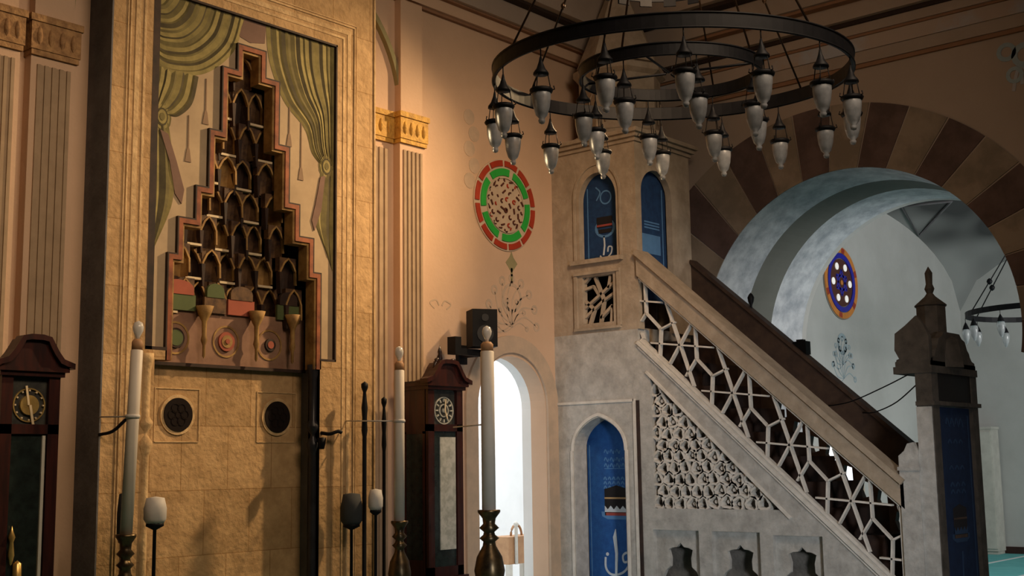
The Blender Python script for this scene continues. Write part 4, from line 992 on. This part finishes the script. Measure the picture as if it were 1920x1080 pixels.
clock(7.62, 8.055, 7.50, 7.82, 2.49, 'dark mahogany grandfather clock left of the bright doorway, silvery trunk panel', 'silver', True)

# ------------------------------------------------------------------ loudspeaker and things beyond
t = thing('loudspeaker', 'black box loudspeaker on a wall bracket above the doorway', 'speaker', (8.46, 7.72, 2.86))
sl_ = (8.46, 7.72, 2.86)
m = MB(); m.box((8.34, 7.60, 2.68), (8.58, 7.82, 3.03)); o = m.build('cabinet', 'speaker', t, sl_)
m = MB(); m.disc('Y', (8.46, 2.80), .08, 7.590, 7.60, 0, 20); m.disc('Y', (8.46, 2.95), .035, 7.590, 7.60, 0, 14); m.build('driver', 'blackbox', t, sl_)
t.location.x += .10; t.rotation_euler = (0, 0, math.radians(-32))
m = MB(); m.box((8.53, 7.72, 2.60), (8.59, 8.0, 2.66)); m.box((8.50, 7.96, 2.54), (8.62, 8.0, 2.72)); m.box((8.20, 7.72, 2.60), (8.59, 7.78, 2.66)); m.box((8.18, 7.70, 2.60), (8.26, 7.8, 2.76)); tag(m.build('wall_bracket', 'iron'), 'black steel bracket carrying the loudspeaker', 'bracket')
t = thing('wooden_stand', 'small light wooden stand with looped handle beyond the doorway', 'stand', (11.5, 9.9, 0)); l3 = (11.5, 9.9, 0)
m = MB(); m.box((11.30, 9.80, .42), (11.92, 10.1, .74)); m.build('box', 'wicker', t, l3)
m = MB(); m.tube([(11.62+.10*math.cos(PI*k/10), 9.95, .74+.13*math.sin(PI*k/10)) for k in range(11)], .015, 6); m.build('handle', 'wicker', t, l3)
for x, y in ((11.33, 9.82), (11.89, 9.82), (11.33, 10.08), (11.89, 10.08)):
    m = MB(); m.box((x-.03, y-.03, 0), (x+.03, y+.03, .42)); m.build('leg', 'cabinet', t, l3)
m = MB(); m.lathe((11.42, 9.78, 0), [(.02, .42), (.02, .86), (.035, .89), (0, .93)], 8); m.build('post', 'cabinet', t, l3)
t = thing('cabinet', 'tall cream cupboard against the far wall beside the portal', 'cabinet', (21.1, 7.77, 0)); l4 = (21.1, 7.77, 0)
m = MB(); m.box((20.92, 7.48, .06), (21.26, 7.98, 2.06)); m.box((20.90, 7.46, 2.06), (21.26, 7.99, 2.10)); m.box((20.95, 7.5, 0), (21.26, 7.97, .06)); m.build('body', 'cabinet', t, l4)
for a, b in ((7.49, 7.72), (7.74, 7.97)):
    m = MB(); m.box((20.90, a, .1), (20.92, b, 2.02)); o = m.build('door', 'cabinet', t, l4)
    m = MB(); m.box((20.88, (7.70 if a < 7.6 else 7.75), 1.0), (20.90, (7.71 if a < 7.6 else 7.76), 1.14)); m.build('handle', 'iron', o, l4)

# ------------------------------------------------------------------ light
def area(name, loc, target, size, power, col, sy=None, spread=None):
    l = bpy.data.lights.new(name, 'AREA'); l.energy = power; l.color = col; l.size = size
    if sy: l.shape = 'RECTANGLE'; l.size_y = sy
    if spread: l.spread = math.radians(spread)
    o = bpy.data.objects.new(name, l); C.objects.link(o); o.location = loc
    o.rotation_euler = (Vector(target)-Vector(loc)).to_track_quat('-Z', 'Y').to_euler(); return o
def spot(name, loc, target, power, col, ang, blend, r):
    l = bpy.data.lights.new(name, 'SPOT'); l.energy = power; l.color = col; l.spot_size = math.radians(ang); l.spot_blend = blend; l.shadow_soft_size = r
    o = bpy.data.objects.new(name, l); C.objects.link(o); o.location = loc
    o.rotation_euler = (Vector(target)-Vector(loc)).to_track_quat('-Z', 'Y').to_euler(); return o
spot('flood_light_mihrab', (10.6, 5.25, 6.28), (4.75, 7.9, 2.3), 2300, (1, .68, .36), 60, 1., .11)
spot('wall_fill_spot', (6.2, 2.2, 6.2), (8.8, 8, 3.1), 960, (1, .66, .38), 46, .8, .5)  # added fill spot, brightens the wall right of the mihrab
spot('wall_fill_spot', (2.6, 1.8, 6.2), (3.7, 8, 2.8), 560, (1, .70, .43), 44, .9, .5)  # added fill spot, brightens the wall left of the mihrab
area('hall_fill_area', (5.5, 1.4, 6.3), (7.2, 8, 2.8), 2.4, 100, (1, .76, .54), 2.0, 120)  # added soft fill for the whole hall, no fitting there
spot('minbar_fill_spot', (3.8, -1.0, 1.5), (10, 6.6, .9), 1450, (.93, .96, 1), 42, 1., .5)  # added cool spot to brighten the minbar flank, no door there
area('side_bay_window_light', (15.5, -.6, 3.2), (15.5, 8, 2.0), 3.6, 430, (1, .97, .95), 2.6)
area('vestibule_sky_light', (11.5, 9.8, 3.95), (11.5, 9.8, 0), 3.0, 215, (.92, .95, 1), 2.4)
w = bpy.data.worlds.new('world'); scn.world = w; w.use_nodes = True
w.node_tree.nodes['Background'].inputs[0].default_value = (.5, .55, .6, 1); w.node_tree.nodes['Background'].inputs[1].default_value = .3

# ------------------------------------------------------------------ camera
F = 2320.; az = math.radians(40.6); pt = math.atan(330/2320.); roll = .0147
fwd = Vector((math.cos(az)*math.cos(pt), math.sin(az)*math.cos(pt), math.sin(pt)))
r0 = Vector((math.sin(az), -math.cos(az), 0)); u0 = r0.cross(fwd)
R = r0*math.cos(roll)-u0*math.sin(roll); U_ = R.cross(fwd)
cam = bpy.data.cameras.new('camera'); co = bpy.data.objects.new('camera', cam); C.objects.link(co)
mt = Matrix((R, U_, -fwd)).transposed().to_4x4(); mt.translation = Vector((0, 0, 1.6)); co.matrix_world = mt
cam.sensor_width = 36; cam.lens = 36*F/1920; cam.clip_end = 200
scn.camera = co
scn.view_settings.view_transform = 'Standard'; scn.view_settings.look = 'None'; scn.view_settings.gamma = 1; scn.view_settings.use_curve_mapping = False
scn.view_settings.exposure = -.3
for o in scn.objects:
    if '_w' in o: del o['_w']
